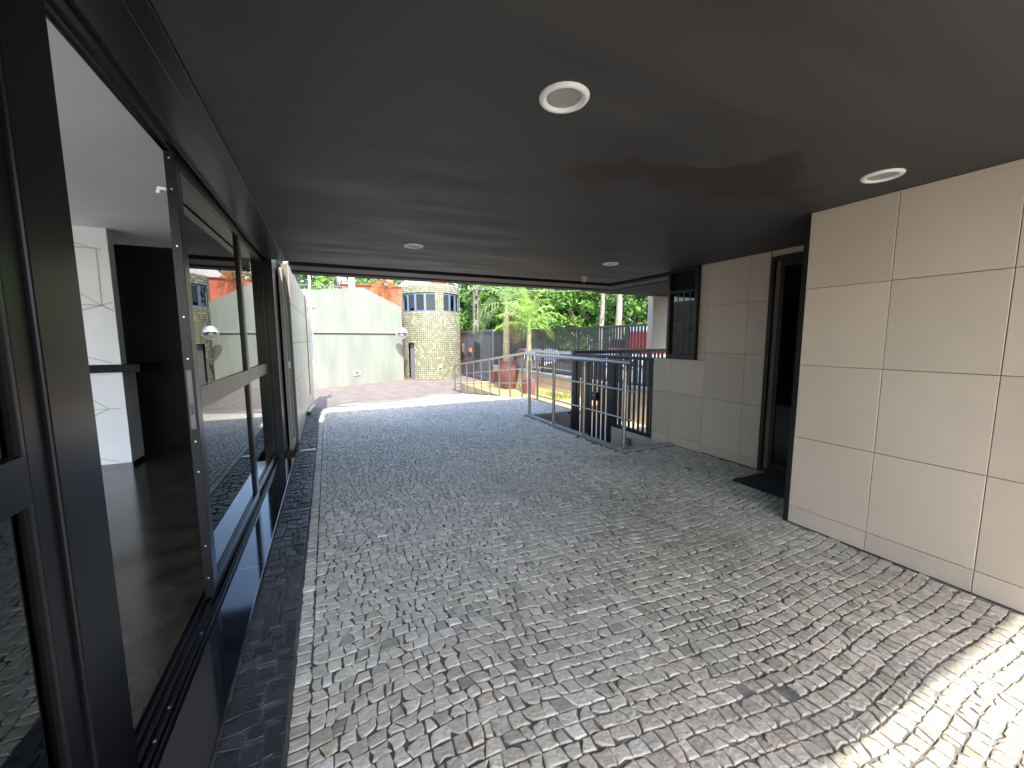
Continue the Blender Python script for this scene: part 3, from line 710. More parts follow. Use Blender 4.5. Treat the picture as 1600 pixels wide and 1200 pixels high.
slab([(-7, 1.785), (Ln, 1.785), (Ln, 1.86), (-7, 1.86)], .06, -.29, 'ledge', 'ledge_paint', t)
slab([(-7, 1.72), (Ln, 1.72), (Ln, 1.784), (-7, 1.784)], -.01, -.29, 'ledge_shadow_strip', 'ledge_shadow_paint', t)  # brown strip paints in the shadow under the ledge
o_ = thing('wall_socket', 'small white box with a grey centre low on the green wall', 'electric box', wp(1.25, 0, .15), local=False)
q0 = Vector(wp(1.25, .0, .0)); 
def wbox(s0, s1, z0, z1, o0, o1, name, m_, par):
    mb = MB(); mb.add([wp(s0, o0, z0), wp(s1, o0, z0), wp(s1, o0, z1), wp(s0, o0, z1), wp(s0, o1, z0), wp(s1, o1, z0), wp(s1, o1, z1), wp(s0, o1, z1)], [(0,3,2,1),(4,5,6,7),(0,1,5,4),(1,2,6,5),(2,3,7,6),(3,0,4,7)])
    return mb.build(name, m_, par)
wbox(1.62, 1.92, -.16, .08, .002, .05, 'plate', 'white_plastic', o_); wbox(1.69, 1.85, -.10, .02, .051, .06, 'cover', 'gate_grey', o_)

TC = Vector((5.28, 21.98)); TR = 1.56; TZ0, TZ1 = -.6, 4.30
t = thing('round_tower', 'round guard tower covered in cream and olive mosaic tiles with a band of windows', 'guardhouse', (TC.x, TC.y, TZ0))
to_cam = math.atan2(-TC.y, -TC.x)          # angle on the tower that faces the camera
def tw(a, r, z): return (TC.x+r*math.cos(a), TC.y+r*math.sin(a), z)
WZ0, WZ1 = 2.92, 3.84
def ang_of(px):
    # angle on the tower whose point projects to photo column px
    best = None
    for k in range(-150, 151):
        a = to_cam+k/100
        q = project(*tw(a, TR, 3.3)); e = abs(q[0]-px)
        if best is None or e < best[0]:
            best = (e, a)
    return best[1]
aW = [ang_of(629), ang_of(681)], [ang_of(692), ang_of(717)]
aD = (ang_of(636.5), ang_of(645))
def opening(a, z):
    for lo, hi in aW:
        if min(lo, hi) < a < max(lo, hi) and WZ0 < z < WZ1: return True
    if min(aD) < a < max(aD) and z < 1.30: return True
    return False
body = MB(); nseg = 90; rows = 46; dz = (TZ1-TZ0)/rows; tiles = MB()
for k in range(nseg):
    a0 = to_cam-math.pi+2*math.pi*k/nseg; a1 = a0+2*math.pi/nseg
    for j in range(rows):
        z0 = TZ0+j*dz; z1 = z0+dz
        if opening((a0+a1)/2, (z0+z1)/2): continue
        body.add([tw(a0, TR-.012, z0), tw(a1, TR-.012, z0), tw(a1, TR-.012, z1), tw(a0, TR-.012, z1)], [(0, 1, 2, 3)])
        if abs((a0+a1)/2-to_cam) > 2.0: continue
        ga = .055/ (nseg/ (2*math.pi)) *2.3; gzz = .0125
        b = rnd.random(); 
        tn = rnd.choice([(.245, .24, .155), (.28, .275, .185), (.215, .21, .125), (.30, .295, .20), (.245, .24, .155), (.40, .39, .30)])
        tn = tuple(v*rnd.uniform(.92, 1.05) for v in tn)
        tiles.add([tw(a0+ga, TR, z0+gzz), tw(a1-ga, TR, z0+gzz), tw(a1-ga, TR, z1-gzz), tw(a0+ga, TR, z1-gzz), tw(a0+ga*.8, TR-.013, z0+gzz*.8), tw(a1-ga*.8, TR-.013, z0+gzz*.8), tw(a1-ga*.8, TR-.013, z1-gzz*.8), tw(a0+ga*.8, TR-.013, z1-gzz*.8)],
            [(0, 1, 2, 3), (4, 5, 1, 0), (5, 6, 2, 1), (6, 7, 3, 2), (7, 4, 0, 3)], tn)
body.build('shell', 'mosaic_grout', t); stuff(tiles.build('mosaic_tiles', 'mosaic', t))
mb = MB(); mb.lathe([(0, TZ1-.12), (TR-.2, TZ1-.12), (TR-.2, TZ1), (TR-.005, TZ1+.001), (TR-.005, TZ1-.1)], (TC.x, TC.y, 0), 60); mb.build('roof', 'concrete', t)
mb = MB(); mb.lathe([(TR-.30, TZ0), (TR-.30, TZ1-.13)], (TC.x, TC.y, 0), 40); mb.build('inner_wall', 'grey_door', t)
for (lo, hi), nmull in zip(aW, (5, 4)):
    lo, hi = min(lo, hi), max(lo, hi)
    fr = MB(); n = 14
    for za, zb in ((WZ0, WZ0+.05), (WZ1-.05, WZ1)):
        for k in range(n):
            a0 = lo+(hi-lo)*k/n; a1 = lo+(hi-lo)*(k+1)/n
            fr.add([tw(a0, TR-.05, za), tw(a1, TR-.05, za), tw(a1, TR-.05, zb), tw(a0, TR-.05, zb), tw(a0, TR-.11, za), tw(a1, TR-.11, za), tw(a1, TR-.11, zb), tw(a0, TR-.11, zb)], [(0,1,2,3),(4,7,6,5),(0,4,5,1),(3,2,6,7)])
    for k in range(nmull):
        ac = lo+(hi-lo)*k/(nmull-1); wa = .022*(1.7 if 0 < k < nmull-1 else 1)
        fr.add([tw(ac-wa, TR-.04, WZ0), tw(ac+wa, TR-.04, WZ0), tw(ac+wa, TR-.04, WZ1), tw(ac-wa, TR-.04, WZ1), tw(ac-wa, TR-.12, WZ0), tw(ac+wa, TR-.12, WZ0), tw(ac+wa, TR-.12, WZ1), tw(ac-wa, TR-.12, WZ1)], [(0,1,2,3),(4,7,6,5),(0,3,7,4),(1,5,6,2)])
    wo = fr.build('window', 'window_blue', t)
    for k in range(nmull-1):
        a0 = lo+(hi-lo)*k/(nmull-1)+.02; a1 = lo+(hi-lo)*(k+1)/(nmull-1)-.02
        MB().add([tw(a0, TR-.08, WZ0+.05), tw(a1, TR-.08, WZ0+.05), tw(a1, TR-.08, WZ1-.05), tw(a0, TR-.08, WZ1-.05)], [(0, 1, 2, 3)]).build('pane', 'tower_glass', wo)
lo, hi = min(aD), max(aD)
MB().add([tw(lo-.05, TR-.15, TZ0), tw(hi+.05, TR-.15, TZ0), tw(hi+.05, TR-.15, 1.34), tw(lo-.05, TR-.15, 1.34)], [(0, 1, 2, 3)]).build('door', 'grey_door', t)
mb = MB(); a = ang_of(704)
mb.add([tw(a-.04, TR+.03, 3.96), tw(a+.04, TR+.03, 3.96), tw(a+.04, TR+.03, 4.12), tw(a-.04, TR+.03, 4.12), tw(a-.04, TR, 3.96), tw(a+.04, TR, 3.96), tw(a+.04, TR, 4.12), tw(a-.04, TR, 4.12)], [(0,1,2,3),(0,4,5,1),(1,5,6,2),(2,6,7,3),(3,7,4,0)])
mb.build('vent', 'grey_door', t)
a = ang_of(686); p0 = Vector(tw(a, TR, .1)); dv = Vector((math.cos(a), math.sin(a), 0))
MB().tube([p0, p0+dv*.08], .09, 14).build('round_lamp', 'white_plastic', t)
# traffic mirror on an arm
mc = Vector((3.37, 20.3, 1.80)); d = (Vector((0.6, 0, 1.2))-mc).normalized()
t = thing('traffic_mirror', 'round convex traffic mirror on an arm where the green wall meets the tower', 'mirror', (mc.x, mc.y, mc.z))
q = d.to_track_quat('Z', 'Y').to_matrix()
def lat(prof, n=28):
    mb = MB(); mb.lathe(prof, (0, 0, 0), n); mb.v = [tuple(mc+q@Vector(v)) for v in mb.v]; return mb
lat([(.0, .075), (.08, .072), (.16, .055), (.23, .028), (.262, .008)]).build('mirror_face', 'mirror', t)
lat([(.262, .006), (.285, .018), (.295, 0), (.27, -.05), (.1, -.07), (0, -.07)]).build('housing', 'concrete', t)
MB().tube([mc-d*.06, mc-d*.25+Vector((0, 0, -.1)), (3.55, 21.0, 1.25), (3.55, 21.05, .75)], .022, 8).build('arm', 'steel', t)
# ------------------------------------------------------------ things behind the retaining wall
t = thing('orange_building', 'low orange red building behind the green wall', 'building', (2, 27.5, 0))
MB().box((1.0, 27.5, -.6), (6.4, 32, 4.92)).build('wall', 'orange_wall', t)
MB().box((.9, 27.4, 4.92), (6.5, 32.1, 4.98)).build('coping', 'roof_tile', t)
MB().box((4.6, 27.40, 2.4), (5.9, 27.49, 3.6)).build('shutter', 'brick_brown', t)
tag(MB().bbox((1.35, 26.4, -.6), (1.70, 26.75, 8), .01).build('white_column', 'white_paint'), 'white concrete column rising behind the green wall', 'column')
t = thing('white_building', 'white building with small red and grey windows rising behind the tower', 'building', (9, 40, 0))
MB().box((7.2, 40, -.6), (12.2, 46, 12)).build('wall', 'white_paint', t)
for (x0, x1, z0, z1, mm) in ((8.2, 8.9, 5.7, 6.1, 'brick_brown'), (9.6, 11.2, 6.2, 7.2, 'orange_wall'), (11.4, 12.0, 6.3, 7.1, 'gate_grey'), (8.0, 9.0, 8, 9.2, 'gate_grey'), (10, 11, 8, 9.2, 'gate_grey')):
    wn = MB().bbox((x0, 39.93, z0), (x1, 39.99, z1), .01).build('window', mm, t)
t = thing('gable_house', 'pale grey gabled roof peeking above the orange building', 'house', (6, 33, 0))
MB().add([(4.6, 33, 5.1), (7.6, 33, 5.1), (7.6, 33, 7.6), (4.6, 36, 5.1), (7.6, 36, 5.1), (7.6, 36, 7.6)], [(0, 1, 2), (3, 5, 4), (0, 2, 5, 3), (1, 4, 5, 2)]).build('roof', 'pale_stone', t)
MB().box((4.7, 33.05, -.6), (7.5, 35.9, 5.09)).build('wall', 'pale_stone', t)
t = thing('distant_fence', 'thin grey metal fence on top of the ground behind the green wall', 'fence', (-1, 24.5, 3.6))
for k in range(30): MB().box((-5+.2*k, 24.5, 3.2), (-4.97+.2*k, 24.53, 4.45)).build('bar', 'gate_grey', t)
MB().box((-5, 24.49, 4.4), (1.0, 24.54, 4.46)).build('top_rail', 'gate_grey', t)
m = MB(); m.add([(-9, 19.2, 3.2), (A.x, 19.6, 3.2), (3.4, 21.5, 2.6), (3.6, 27.4, 2.6), (-9, 40, 3.2)], [(0, 1, 2, 3, 4)]); struct(m.build('upper_ground', 'earth'))

# ------------------------------------------------------------ boundary fence, gate
FX = 7.1
t = thing('low_boundary_wall', 'cream painted low wall under the dark street fence', 'wall', (FX, 12, -.65))
MB().box((FX, 6.95, -.9), (FX+.18, 17.45, .20)).build('wall', 'cream_wall', t)
MB().bbox((FX-.04, 6.95, .201), (FX+.2, 17.45, .27), .008).build('coping', 'curb_marble', t)
t = thing('street_fence', 'long dark fence of upright steel slats along the street behind the palms', 'fence', (FX+.06, 12, .27))
f = MB(); f.bbox((FX+.04, 6.95, 1.80), (FX+.10, 17.40, 1.86), .003); f.build('top_rail', 'fence_charcoal', t)
f = MB(); f.bbox((FX+.04, 6.95, .30), (FX+.10, 17.40, .35), .003); f.build('bottom_rail', 'fence_charcoal', t)
slm = None; yy = 7.0
while yy < 17.35:
    if slm is None:
        so_ = MB().box((FX+.064, 7.0, .351), (FX+.076, 7.076, 1.799)).build('slat', 'fence_charcoal', t); slm = so_
    else:
        c = slm.copy(); col.objects.link(c); c.parent = t; c.location = (0, yy-7.0, 0)
    yy += .118
yy = 7.0
for k in range(5):
    MB().bbox((FX+.035, 8.2+2.3*k, .27), (FX+.105, 8.28+2.3*k, 1.87), .003).build('post', 'fence_charcoal', t)
t = thing('driveway_gate', 'solid grey driveway gate with fine vertical ribs beside the round tower', 'gate', (FX, 20, -.6))
f = MB(); f.bbox((FX, 17.5, 1.84), (FX+.1, 23.0, 1.96), .005); f.bbox((FX, 17.5, -.56), (FX+.1, 23.0, -.40), .005); f.bbox((FX, 17.5, -.399), (FX+.1, 17.62, 1.839), .005); f.bbox((FX, 22.88, -.399), (FX+.1, 23.0, 1.839), .005); f.bbox((FX-.002, 20.0, -.399), (FX+.1, 20.08, 1.839), .004)
f.build('frame', 'gate_grey', t)
MB().box((FX+.055, 17.62, -.4), (FX+.06, 22.88, 1.84)).build('backing', 'gate_grey', t)
yy = 17.66; sl0 = None
while yy < 22.85:
    if not 19.97 < yy < 20.1:
        if sl0 is None: sl0 = MB().box((FX+.02, 17.66, -.398), (FX+.054, 17.70, 1.838)).build('rib', 'gate_grey', t)
        else:
            c = sl0.copy(); col.objects.link(c); c.parent = t; c.location = (0, yy-17.66, 0)
    yy += .085
sg = MB().bbox((FX-.02, 21.75, .62), (FX+.018, 22.35, 1.35), .004).build('notice', 'sign_grey', t)
mk = MB()
for (a, b, c, d) in ((21.86, 22.10, 1.20, 1.25), (22.02, 22.24, 1.14, 1.19), (21.90, 21.98, 1.02, 1.20), (22.05, 22.12, 1.00, 1.13), (21.88, 22.16, .96, 1.00), (21.95, 22.02, .84, .95), (21.86, 22.14, .79, .83), (22.10, 22.18, .86, .92)):
    mk.box((FX-.024, a, c), (FX-.021, b, d))
mk.build('white_marks', 'white_paint', sg)
MB().bbox((FX-.015, 20.6, .78), (FX+.018, 21.05, 1.02), .004).build('orange_sticker', 'orange_plastic', t)
MB().bbox((FX-.12, 19.3, .55), (FX+.018, 19.75, 1.35), .01).build('motor_box', 'fence_black', t)

# ------------------------------------------------------------ garden bed
m = MB(); m.box((4.86, 9.62, -.9), (FX-.002, 15.2, -.30)); struct(m.build('garden_bed', 'gravel'))
t = thing('bed_curb', 'low tan curb wall around the garden bed below the ramp railing', 'curb', (4.8, 12, -.6))
MB().bbox((4.76, 9.5, -.85), (4.858, 15.3, -.24), .006).build('curb', 'cream_wall', t); MB().bbox((4.86, 15.205, -.85), (FX-.003, 15.3, -.24), .006).build('end_curb', 'cream_wall', t)
tag(MB().bbox((4.74, 9.40, -.66), (FX-.001, 9.498, -.22), .006).build('court_wall', 'cream_wall'), 'cream low wall facing the stairs at the near end of the garden bed', 'wall')
# gravel stones
gv = MB()
for k in range(2600):
    x = rnd.uniform(4.9, 7.05); y = rnd.uniform(9.65, 15.1); s = rnd.uniform(.012, .035); z = -.30; a = rnd.uniform(0, 3)
    gv.add([(x+s*math.cos(a), y+s*math.sin(a), z), (x+s*math.cos(a+2), y+s*math.sin(a+2), z), (x+s*math.cos(a+4), y+s*math.sin(a+4), z), (x, y, z+s*.8)], [(0, 1, 3), (1, 2, 3), (2, 0, 3)])
stuff(gv.build('gravel', 'gravel'))
def pot(x, y, z, r, h, label, mm='terracotta', name='plant_pot'):
    t = thing(name, label, 'plant pot', (x, y, z), local=True)
    MB().lathe([(r*.62, 0), (r*.85, h*.25), (r, h*.55), (r*.97, h*.78), (r*.80, h*.93), (r*.86, h*.97), (r*.88, h), (r*.76, h), (r*.74, h*.93)], n=32).build('bowl', mm, t)
    MB().lathe([(r*.74, h*.93), (0, h*.94)], n=32).build('soil', 'earth', t)
    return t
def square_pot(x, y, z, w, h, label):
    t = thing('block_planter', label, 'plant pot', (x, y, z), local=True)
    for k in range(5):
        MB().bbox((-w/2, -w/2, h*k/5+.002), (w/2, w/2, h*(k+1)/5-.002), .01).build('course', 'red_block', t)
    MB().box((-w*.42, -w*.42, h), (w*.42, w*.42, h+.01)).build('soil', 'earth', t)
    return t
pot(5.92, 13.1, -.30, .37, 1.02, 'big round brown clay pot at the foot of the taller palm')
square_pot(5.98, 11.6, -.30, .33, .48, 'reddish square planter at the foot of the shorter palm')
square_pot(6.1, 14.75, -.30, .34, .52, 'small reddish square planter left of the big round pot')
# palms
def frond(mb, base, az_, el, L, droop, lw=.022, ll=.42, n=18):
    p = Vector(base); pts = [p.copy()]; d = Vector((math.cos(az_)*math.cos(el), math.sin(az_)*math.cos(el), math.sin(el)))
    for k in range(n):
        p = p+d*L/n; pts.append(p.copy()); d = (d+Vector((0, 0, -droop/n*(1+1.2*k/n)))).normalized()
    mb.tube(pts, .012, 4, False, r2=.003)
    for k in range(3, n+1):
        f = k/n; le = ll*(math.sin(math.pi*min(1, .15+f*.85))**.6+.15)
        dd = (pts[min(k, n)]-pts[k-1]).normalized(); side = dd.cross(Vector((0, 0, 1)))
        if side.length < .05: side = Vector((1, 0, 0))
        side.normalize(); up = side.cross(dd)
        for sg_ in (-1, 1):
            for r_ in (0,):
                b0 = pts[k-1].lerp(pts[k], r_)
                dr = (side*sg_*.8+dd*(.55+.3*f)+up*(.25+rnd.uniform(-.15, .15))).normalized()
                m1 = b0+dr*le*.5+Vector((0, 0, -.02)); m2 = b0+dr*le*.95+Vector((0, 0, -.10-.14*rnd.random()))*(le/.4)
                wv = dd*lw*.5
                mb.add([b0-wv*.6, b0+wv*.6, m1+wv, m1-wv, m2], [(0, 1, 2, 3), (3, 2, 4)])
def palm(x, y, z, zt, r, nf, L, label, mm, el=(-.1, 1.3), ll=.42, dry=0, lean=(0, 0), lw=.022, drp=1.6):
    t = thing('palm_tree', label, 'palm', (x, y, z), local=True)
    hh = zt-z; pts = [(lean[0]*k/8*k/8, lean[1]*k/8, hh*k/8) for k in range(9)]
    rr = [r*(1.15-.35*k/8)+(.006 if k % 2 else 0) for k in range(9)]
    MB().tube(pts, rr, 14).build('trunk', 'bark_palm', t)
    top = Vector(pts[-1]); MB().tube([top-Vector((0, 0, .05)), top+Vector((0, 0, .45))], r*.75, 10, r2=r*.35).build('crownshaft', mm, t)
    for k in range(nf):
        mb = MB(); f = k/nf
        frond(mb, top+Vector((0, 0, .12+.3*f)), k*2.399+rnd.uniform(-.2, .2), el[0]+(el[1]-el[0])*f**.9, L*rnd.uniform(.85, 1.1), drp+rnd.uniform(-.3, .4), ll=ll, lw=lw)
        mb.build('frond', mm, t)
    for k in range(dry):
        mb = MB(); frond(mb, top+Vector((0, 0, .05)), k*1.9+.4, -.9, L*.7, 1.2, ll=ll*.8); mb.build('dry_frond', 'palm_dry', t)
palm(5.86, 13.15, .6, 2.50, .115, 13, 2.1, 'taller palm with a thick pale trunk and wide drooping fronds', 'palm_blue', el=(-.35, 1.35), ll=.60, dry=1, lw=.034)
palm(5.98, 11.6, .15, 1.78, .085, 15, 1.30, 'shorter bright green palm with stiff upright fronds', 'palm_green', el=(.25, 1.45), ll=.40, dry=0, lw=.03, drp=.85)
palm(3.25, 25.6, 2.0, 4.7, .10, 12, 1.5, 'dry orange fronded palm hanging before the orange building', 'palm_dry', el=(-1.2, .6), ll=.5, lw=.05)
# weeds
wd = MB()
for k in range(260):
    x = rnd.gauss(6.45, .22); y = rnd.gauss(10.6, .5); h = rnd.uniform(.05, .22); a = rnd.uniform(0, 6)
    wd.add([(x, y, -.30), (x+.02*math.cos(a), y+.02*math.sin(a), -.30), (x+.08*math.cos(a+1), y+.08*math.sin(a+1), -.30+h)], [(0, 1, 2)])
for k in range(160):
    x = rnd.gauss(6.45, .12); y = rnd.gauss(12.5, .2); h = rnd.uniform(.1, .3); a = rnd.uniform(0, 6)
    wd.add([(x, y, -.30), (x+.03*math.cos(a), y+.03*math.sin(a), -.30), (x+.08*math.cos(a+1), y+.08*math.sin(a+1), -.30+h)], [(0, 1, 2)])
stuff(wd.build('weeds', 'weed'))

# ------------------------------------------------------------ railings
t = thing('stair_railing', 'brushed steel guard railing with four posts along the stairwell edge', 'railing', (3.57, 5.5, 0))
XP = 3.57
b = MB(); b.tube([(XP, 6.98, 1.195), (XP, 4.02, 1.185)], .030, 16); b.build('handrail', 'steel', t)
for zz, e in ((.82, 4.06), (.435, 4.06)):
    b = MB(); b.tube([(XP, 6.93, zz), (XP, e-.12, zz-.006)], .012, 10); b.build('mid_rail', 'steel', t)
for i, yp in enumerate((6.90, 5.97, 5.06, 4.13)):
    b = MB(); b.tube([(XP, yp, .014), (XP, yp, 1.07)], .027, 16); po = b.build('post', 'steel', t)
    b = MB(); b.tube([(XP, yp, 1.07), (XP, yp, 1.17)], .013, 10); b.build('pin', 'steel', po)
    b = MB(); b.lathe([(.0, .032), (.028, .032), (.060, .024), (.064, .014), (.064, .012)], (XP, yp, 0), 24); b.build('flange', 'steel', po)
t = thing('terrace_railing', 'short level steel railing beyond the stairwell with two posts', 'railing', (4.65, 7.8, 0))
XT = 4.65
b = MB(); b.tube([(XT, 8.62, 1.20), (XT, 6.80, 1.20)], .030, 14); b.build('handrail', 'steel', t)
for zz in (.82, .435): b = MB(); b.tube([(XT, 8.58, zz), (XT, 6.85, zz)], .012, 8); b.build('mid_rail', 'steel', t)
for yp in (8.56, 7.01): b = MB(); b.tube([(XT, yp, 0), (XT, yp, 1.19)], .026, 14); b.build('post', 'steel', t)
t = thing('ramp_railing', 'long steel railing sloping down beside the driveway toward the gate', 'railing', (4.65, 12, -.3))
rz = lambda y: -.105*(y-8.75)
b = MB(); b.tube([(XT, 8.64, 1.20), (XT, 15.6, rz(15.6)+1.17)], .030, 12); b.build('handrail', 'steel', t)
for zz in (.80, .42): b = MB(); b.tube([(XT, 8.64, zz), (XT, 15.6, rz(15.6)+zz)], .012, 8); b.build('mid_rail', 'steel', t)
for k in range(9):
    yp = 9.42+.772*k; b = MB(); b.tube([(XT, yp, rz(yp)-.05), (XT, yp, rz(yp)+1.17)], .024, 12); b.build('post', 'steel', t)

# ------------------------------------------------------------ street, cars
m = MB(); m.box((7.29, 6, -.9), (8.8, 26, -.42)); struct(m.build('sidewalk', 'concrete'))
m = MB(); m.box((8.81, -10, -.9), (17, 60, -.52)); m.box((7.1, 23.1, -.9), (8.8, 26, -.57)); struct(m.build('road', 'asphalt'))
m = MB(); m.box((17.01, -10, -.9), (60, 70, -.40)); struct(m.build('far_verge', 'earth'))
m = MB(); m.box((7.29, -10, -.9), (8.8, 5.99, -.42)); struct(m.build('near_verge', 'concrete'))
def car(x, y, ang, paint, label, tall=1.48):
    t = thing('parked_car', label, 'car', (x, y, -.52), group=None, local=True); t.rotation_euler = (0, 0, ang)
    L2, W = 2.05, .86
    # body: lofted cross-sections along x
    prof = [(-L2, .42, .62), (-1.98, .30, .86), (-1.4, .25, .96), (-.4, .25, .98), (.8, .25, .97), (1.5, .26, .88), (1.95, .30, .74), (L2, .42, .60)]
    vs = []; fs = []
    for (px, zb, zt) in prof:
        k = .92 if abs(px) > 1.95 else 1
        vs += [(px, -W*k, zb), (px, -W*k*1.02, (zb+zt)/2), (px, -W*k*.95, zt), (px, W*k*.95, zt), (px, W*k*1.02, (zb+zt)/2), (px, W*k, zb)]
    for i in range(len(prof)-1):
        for j in range(6): fs.append((i*6+j, i*6+(j+1) % 6, (i+1)*6+(j+1) % 6, (i+1)*6+j))
    fs += [tuple(range(6)), tuple(reversed(range(len(vs)-6, len(vs))))]
    mb = MB(); mb.add(vs, fs, smooth=False); mb.build('body', paint, t)
    g0 = [(-1.75, .96), (-1.35, tall-.06), (.15, tall-.03), (1.0, .96)]
    mb = MB(); mb.add([(px, -W*(.92 if z < 1 else .74), z) for px, z in g0]+[(px, W*(.92 if z < 1 else .74), z) for px, z in g0], [(0, 1, 2, 3), (7, 6, 5, 4), (0, 4, 5, 1), (2, 6, 7, 3)]); mb.build('windows', 'car_glass', t)
    mb = MB(); mb.add([(-1.38, -W*.76, tall-.07), (.2, -W*.76, tall-.04), (.2, W*.76, tall-.04), (-1.38, W*.76, tall-.07), (-1.1, -W*.66, tall), (.0, -W*.66, tall+.01), (.0, W*.66, tall+.01), (-1.1, W*.66, tall)], [(4, 5, 6, 7), (0, 1, 5, 4), (1, 2, 6, 5), (2, 3, 7, 6), (3, 0, 4, 7), (0, 3, 2, 1)])
    for (xa, za, xb, zb) in ((-1.75, .96, -1.38, tall-.05), (1.0, .96, .17, tall-.03), (-.55, .96, -.5, tall-.04)):
        for sy in (-1, 1): mb.tube([(xa, sy*W*.93, za), (xb, sy*W*.76, zb)], .035, 6)
    mb.build('roof', paint, t)
    for sx in (-1.28, 1.28):
        for sy in (-1, 1):
            mb = MB(); mb.lathe([(.19, -.1), (.30, -.1), (.32, -.06), (.32, .06), (.30, .1), (.19, .1)], n=24); mb.v = [(sx+a, sy*(W-.06)+c, .32+b) for a, b, c in mb.v]; wh = mb.build('wheel', 'tyre', t)
            mb = MB(); mb.lathe([(0, .085), (.08, .085), (.19, .07), (.2, -.07)], n=16); mb.v = [(sx+a, sy*(W-.06+c), .32+b) if False else (sx+a, sy*(W-.06)+sy*c, .32+b) for a, b, c in mb.v]; mb.build('rim', 'rim', wh)
    for sy in (-1, 1):
        MB().bbox((L2-.12, sy*.62-.16, .64), (L2-.02, sy*.62+.16, .76), .02).build('headlight', 'headlamp', t)
        MB().bbox((-L2-.0, sy*.66-.1, .68), (-L2+.08, sy*.66+.1, .86), .02).build('tail_light', 'tail_lamp', t)
        MB().bbox((.72, sy*.95-.07, .95), (.86, sy*.95+.07, 1.06), .02).build('door_mirror', paint, t)
    return t
car(10.0, 19.0, R(90), 'car_white', 'white parked car behind the street fence left of the silver one', 1.5)
car(10.0, 14.4, R(90), 'car_silver', 'silver blue parked car behind the middle of the street fence', 1.5)
car(10.1, 9.6, R(-90), 'car_pale', 'pale blue parked car seen low between the gate bars')
t = thing('red_van', 'tall red box van with a white roof edge behind the right end of the fence', 'van', (12.9, 12.6, -.52), local=True)
MB().bbox((-1.0, -2.2, .95), (1.0, 1.3, 2.30), .05).build('box', 'car_red', t); MB().bbox((-1.03, -2.23, 2.302), (1.03, 1.33, 2.55), .05).build('roof', 'white_paint', t)
MB().bbox((-.95, 1.35, .5), (.95, 2.6, 1.6), .08).build('cab', 'car_red', t); MB().bbox((-.85, 2.0, 1.602), (.85, 2.5, 2.0), .05).build('windscreen', 'car_glass', t)
MB().bbox((-.9, -2.1, .5), (.9, 1.3, .94), .02).build('chassis', 'white_paint', t)
for yy in (-1.4, 1.9):
    for sx in (-1, 1):
        mb = MB(); mb.lathe([(0, -.11), (.38, -.11), (.40, 0), (.38, .11), (0, .11)], n=20); mb.v = [(sx*.85+c, yy+a, .40+b) for a, b, c in mb.v]; mb.build('wheel', 'tyre', t)
# utility pole
t = thing('utility_pole', 'square concrete utility pole with an insulator bracket left of the palms', 'utility pole', (8.0, 25.0, -.6))
p0 = (9.0, 25.2)
f = MB(); 
for sx in (-.17, .09): f.bbox((p0[0]+sx, p0[1]-.12, -.6), (p0[0]+sx+.08, p0[1]+.12, 9), .01)
zz = -.4
while zz < 9: f.box((p0[0]-.089, p0[1]-.10, zz), (p0[0]+.089, p0[1]+.10, zz+.35)); zz += 1.4
f.build('shaft', 'pole_concrete', t)
f = MB(); f.tube([(p0[0]-.6, p0[1]-.15, 4.7), (p0[0]+.6, p0[1]-.15, 4.7)], .04, 8); f.tube([(p0[0], p0[1]-.25, 4.3), (p0[0], p0[1]-.25, 5.0)], .11, 10); f.build('bracket', 'gate_grey', t)
for k, sx in enumerate((-.5, 0, .5)): MB().lathe([(.03, 0), (.06, .05), (.03, .10), (.06, .15), (0, .2)], (p0[0]+sx, p0[1]-.15, 4.74), 10).build('insulator', 'white_plastic', t)
t = thing('power_cable', 'pale overhead cables crossing in front of the trees', 'cable', (12, 24, 5))
for dz in (0, .25):
    MB().tube([(9, 25, 4.75+dz), (13, 21, 4.35+dz), (18, 16, 4.25+dz), (26, 8, 4.9+dz)], .018, 5).build('wire', 'concrete', t)

# ------------------------------------------------------------ trees
def leaf_cloud(centers, n_per, rad, size, seed, flat=.7):
    r = np.random.RandomState(seed); C = np.array(centers); k = len(C)
    c = np.repeat(C, n_per, 0); N_ = len(c)
    d = r.normal(size=(N_, 3)); d /= np.linalg.norm(d, axis=1)[:, None]
    rr = (r.rand(N_)**.45)[:, None]*np.repeat(r.uniform(.6, 1.25, k)*rad, n_per)[:, None]
    p = c+d*rr*[1, 1, flat]
    nrm = d*.55+r.normal(size=(N_, 3))*.55+np.array([0, -.15, .5]); nrm /= np.linalg.norm(nrm, axis=1)[:, None]
    a = np.cross(nrm, r.normal(size=(N_, 3))); a /= np.linalg.norm(a, axis=1)[:, None]; b = np.cross(nrm, a)
    s = (size*r.uniform(.6, 1.3, N_))[:, None]
    V = np.stack([p-a*s, p-b*s*.45+a*s*.1, p+a*s, p+b*s*.45+a*s*.1], 1).reshape(-1, 3)
    return V
def cloud_mesh(V, name, m_, parent):
    me = bpy.data.meshes.new(name); n = len(V)//4
    me.vertices.add(len(V)); me.vertices.foreach_set('co', V.astype(np.float32).ravel())
    me.loops.add(n*4); me.loops.foreach_set('vertex_index', np.arange(n*4, dtype=np.int32))
    me.polygons.add(n); me.polygons.foreach_set('loop_start', np.arange(0, n*4, 4, dtype=np.int32)); me.polygons.foreach_set('loop_total', np.full(n, 4, dtype=np.int32))
    me.materials.append(MATS[m_]); me.update(calc_edges=True); me.validate()
    o = bpy.data.objects.new(name, me); col.objects.link(o); o.parent = parent; return o
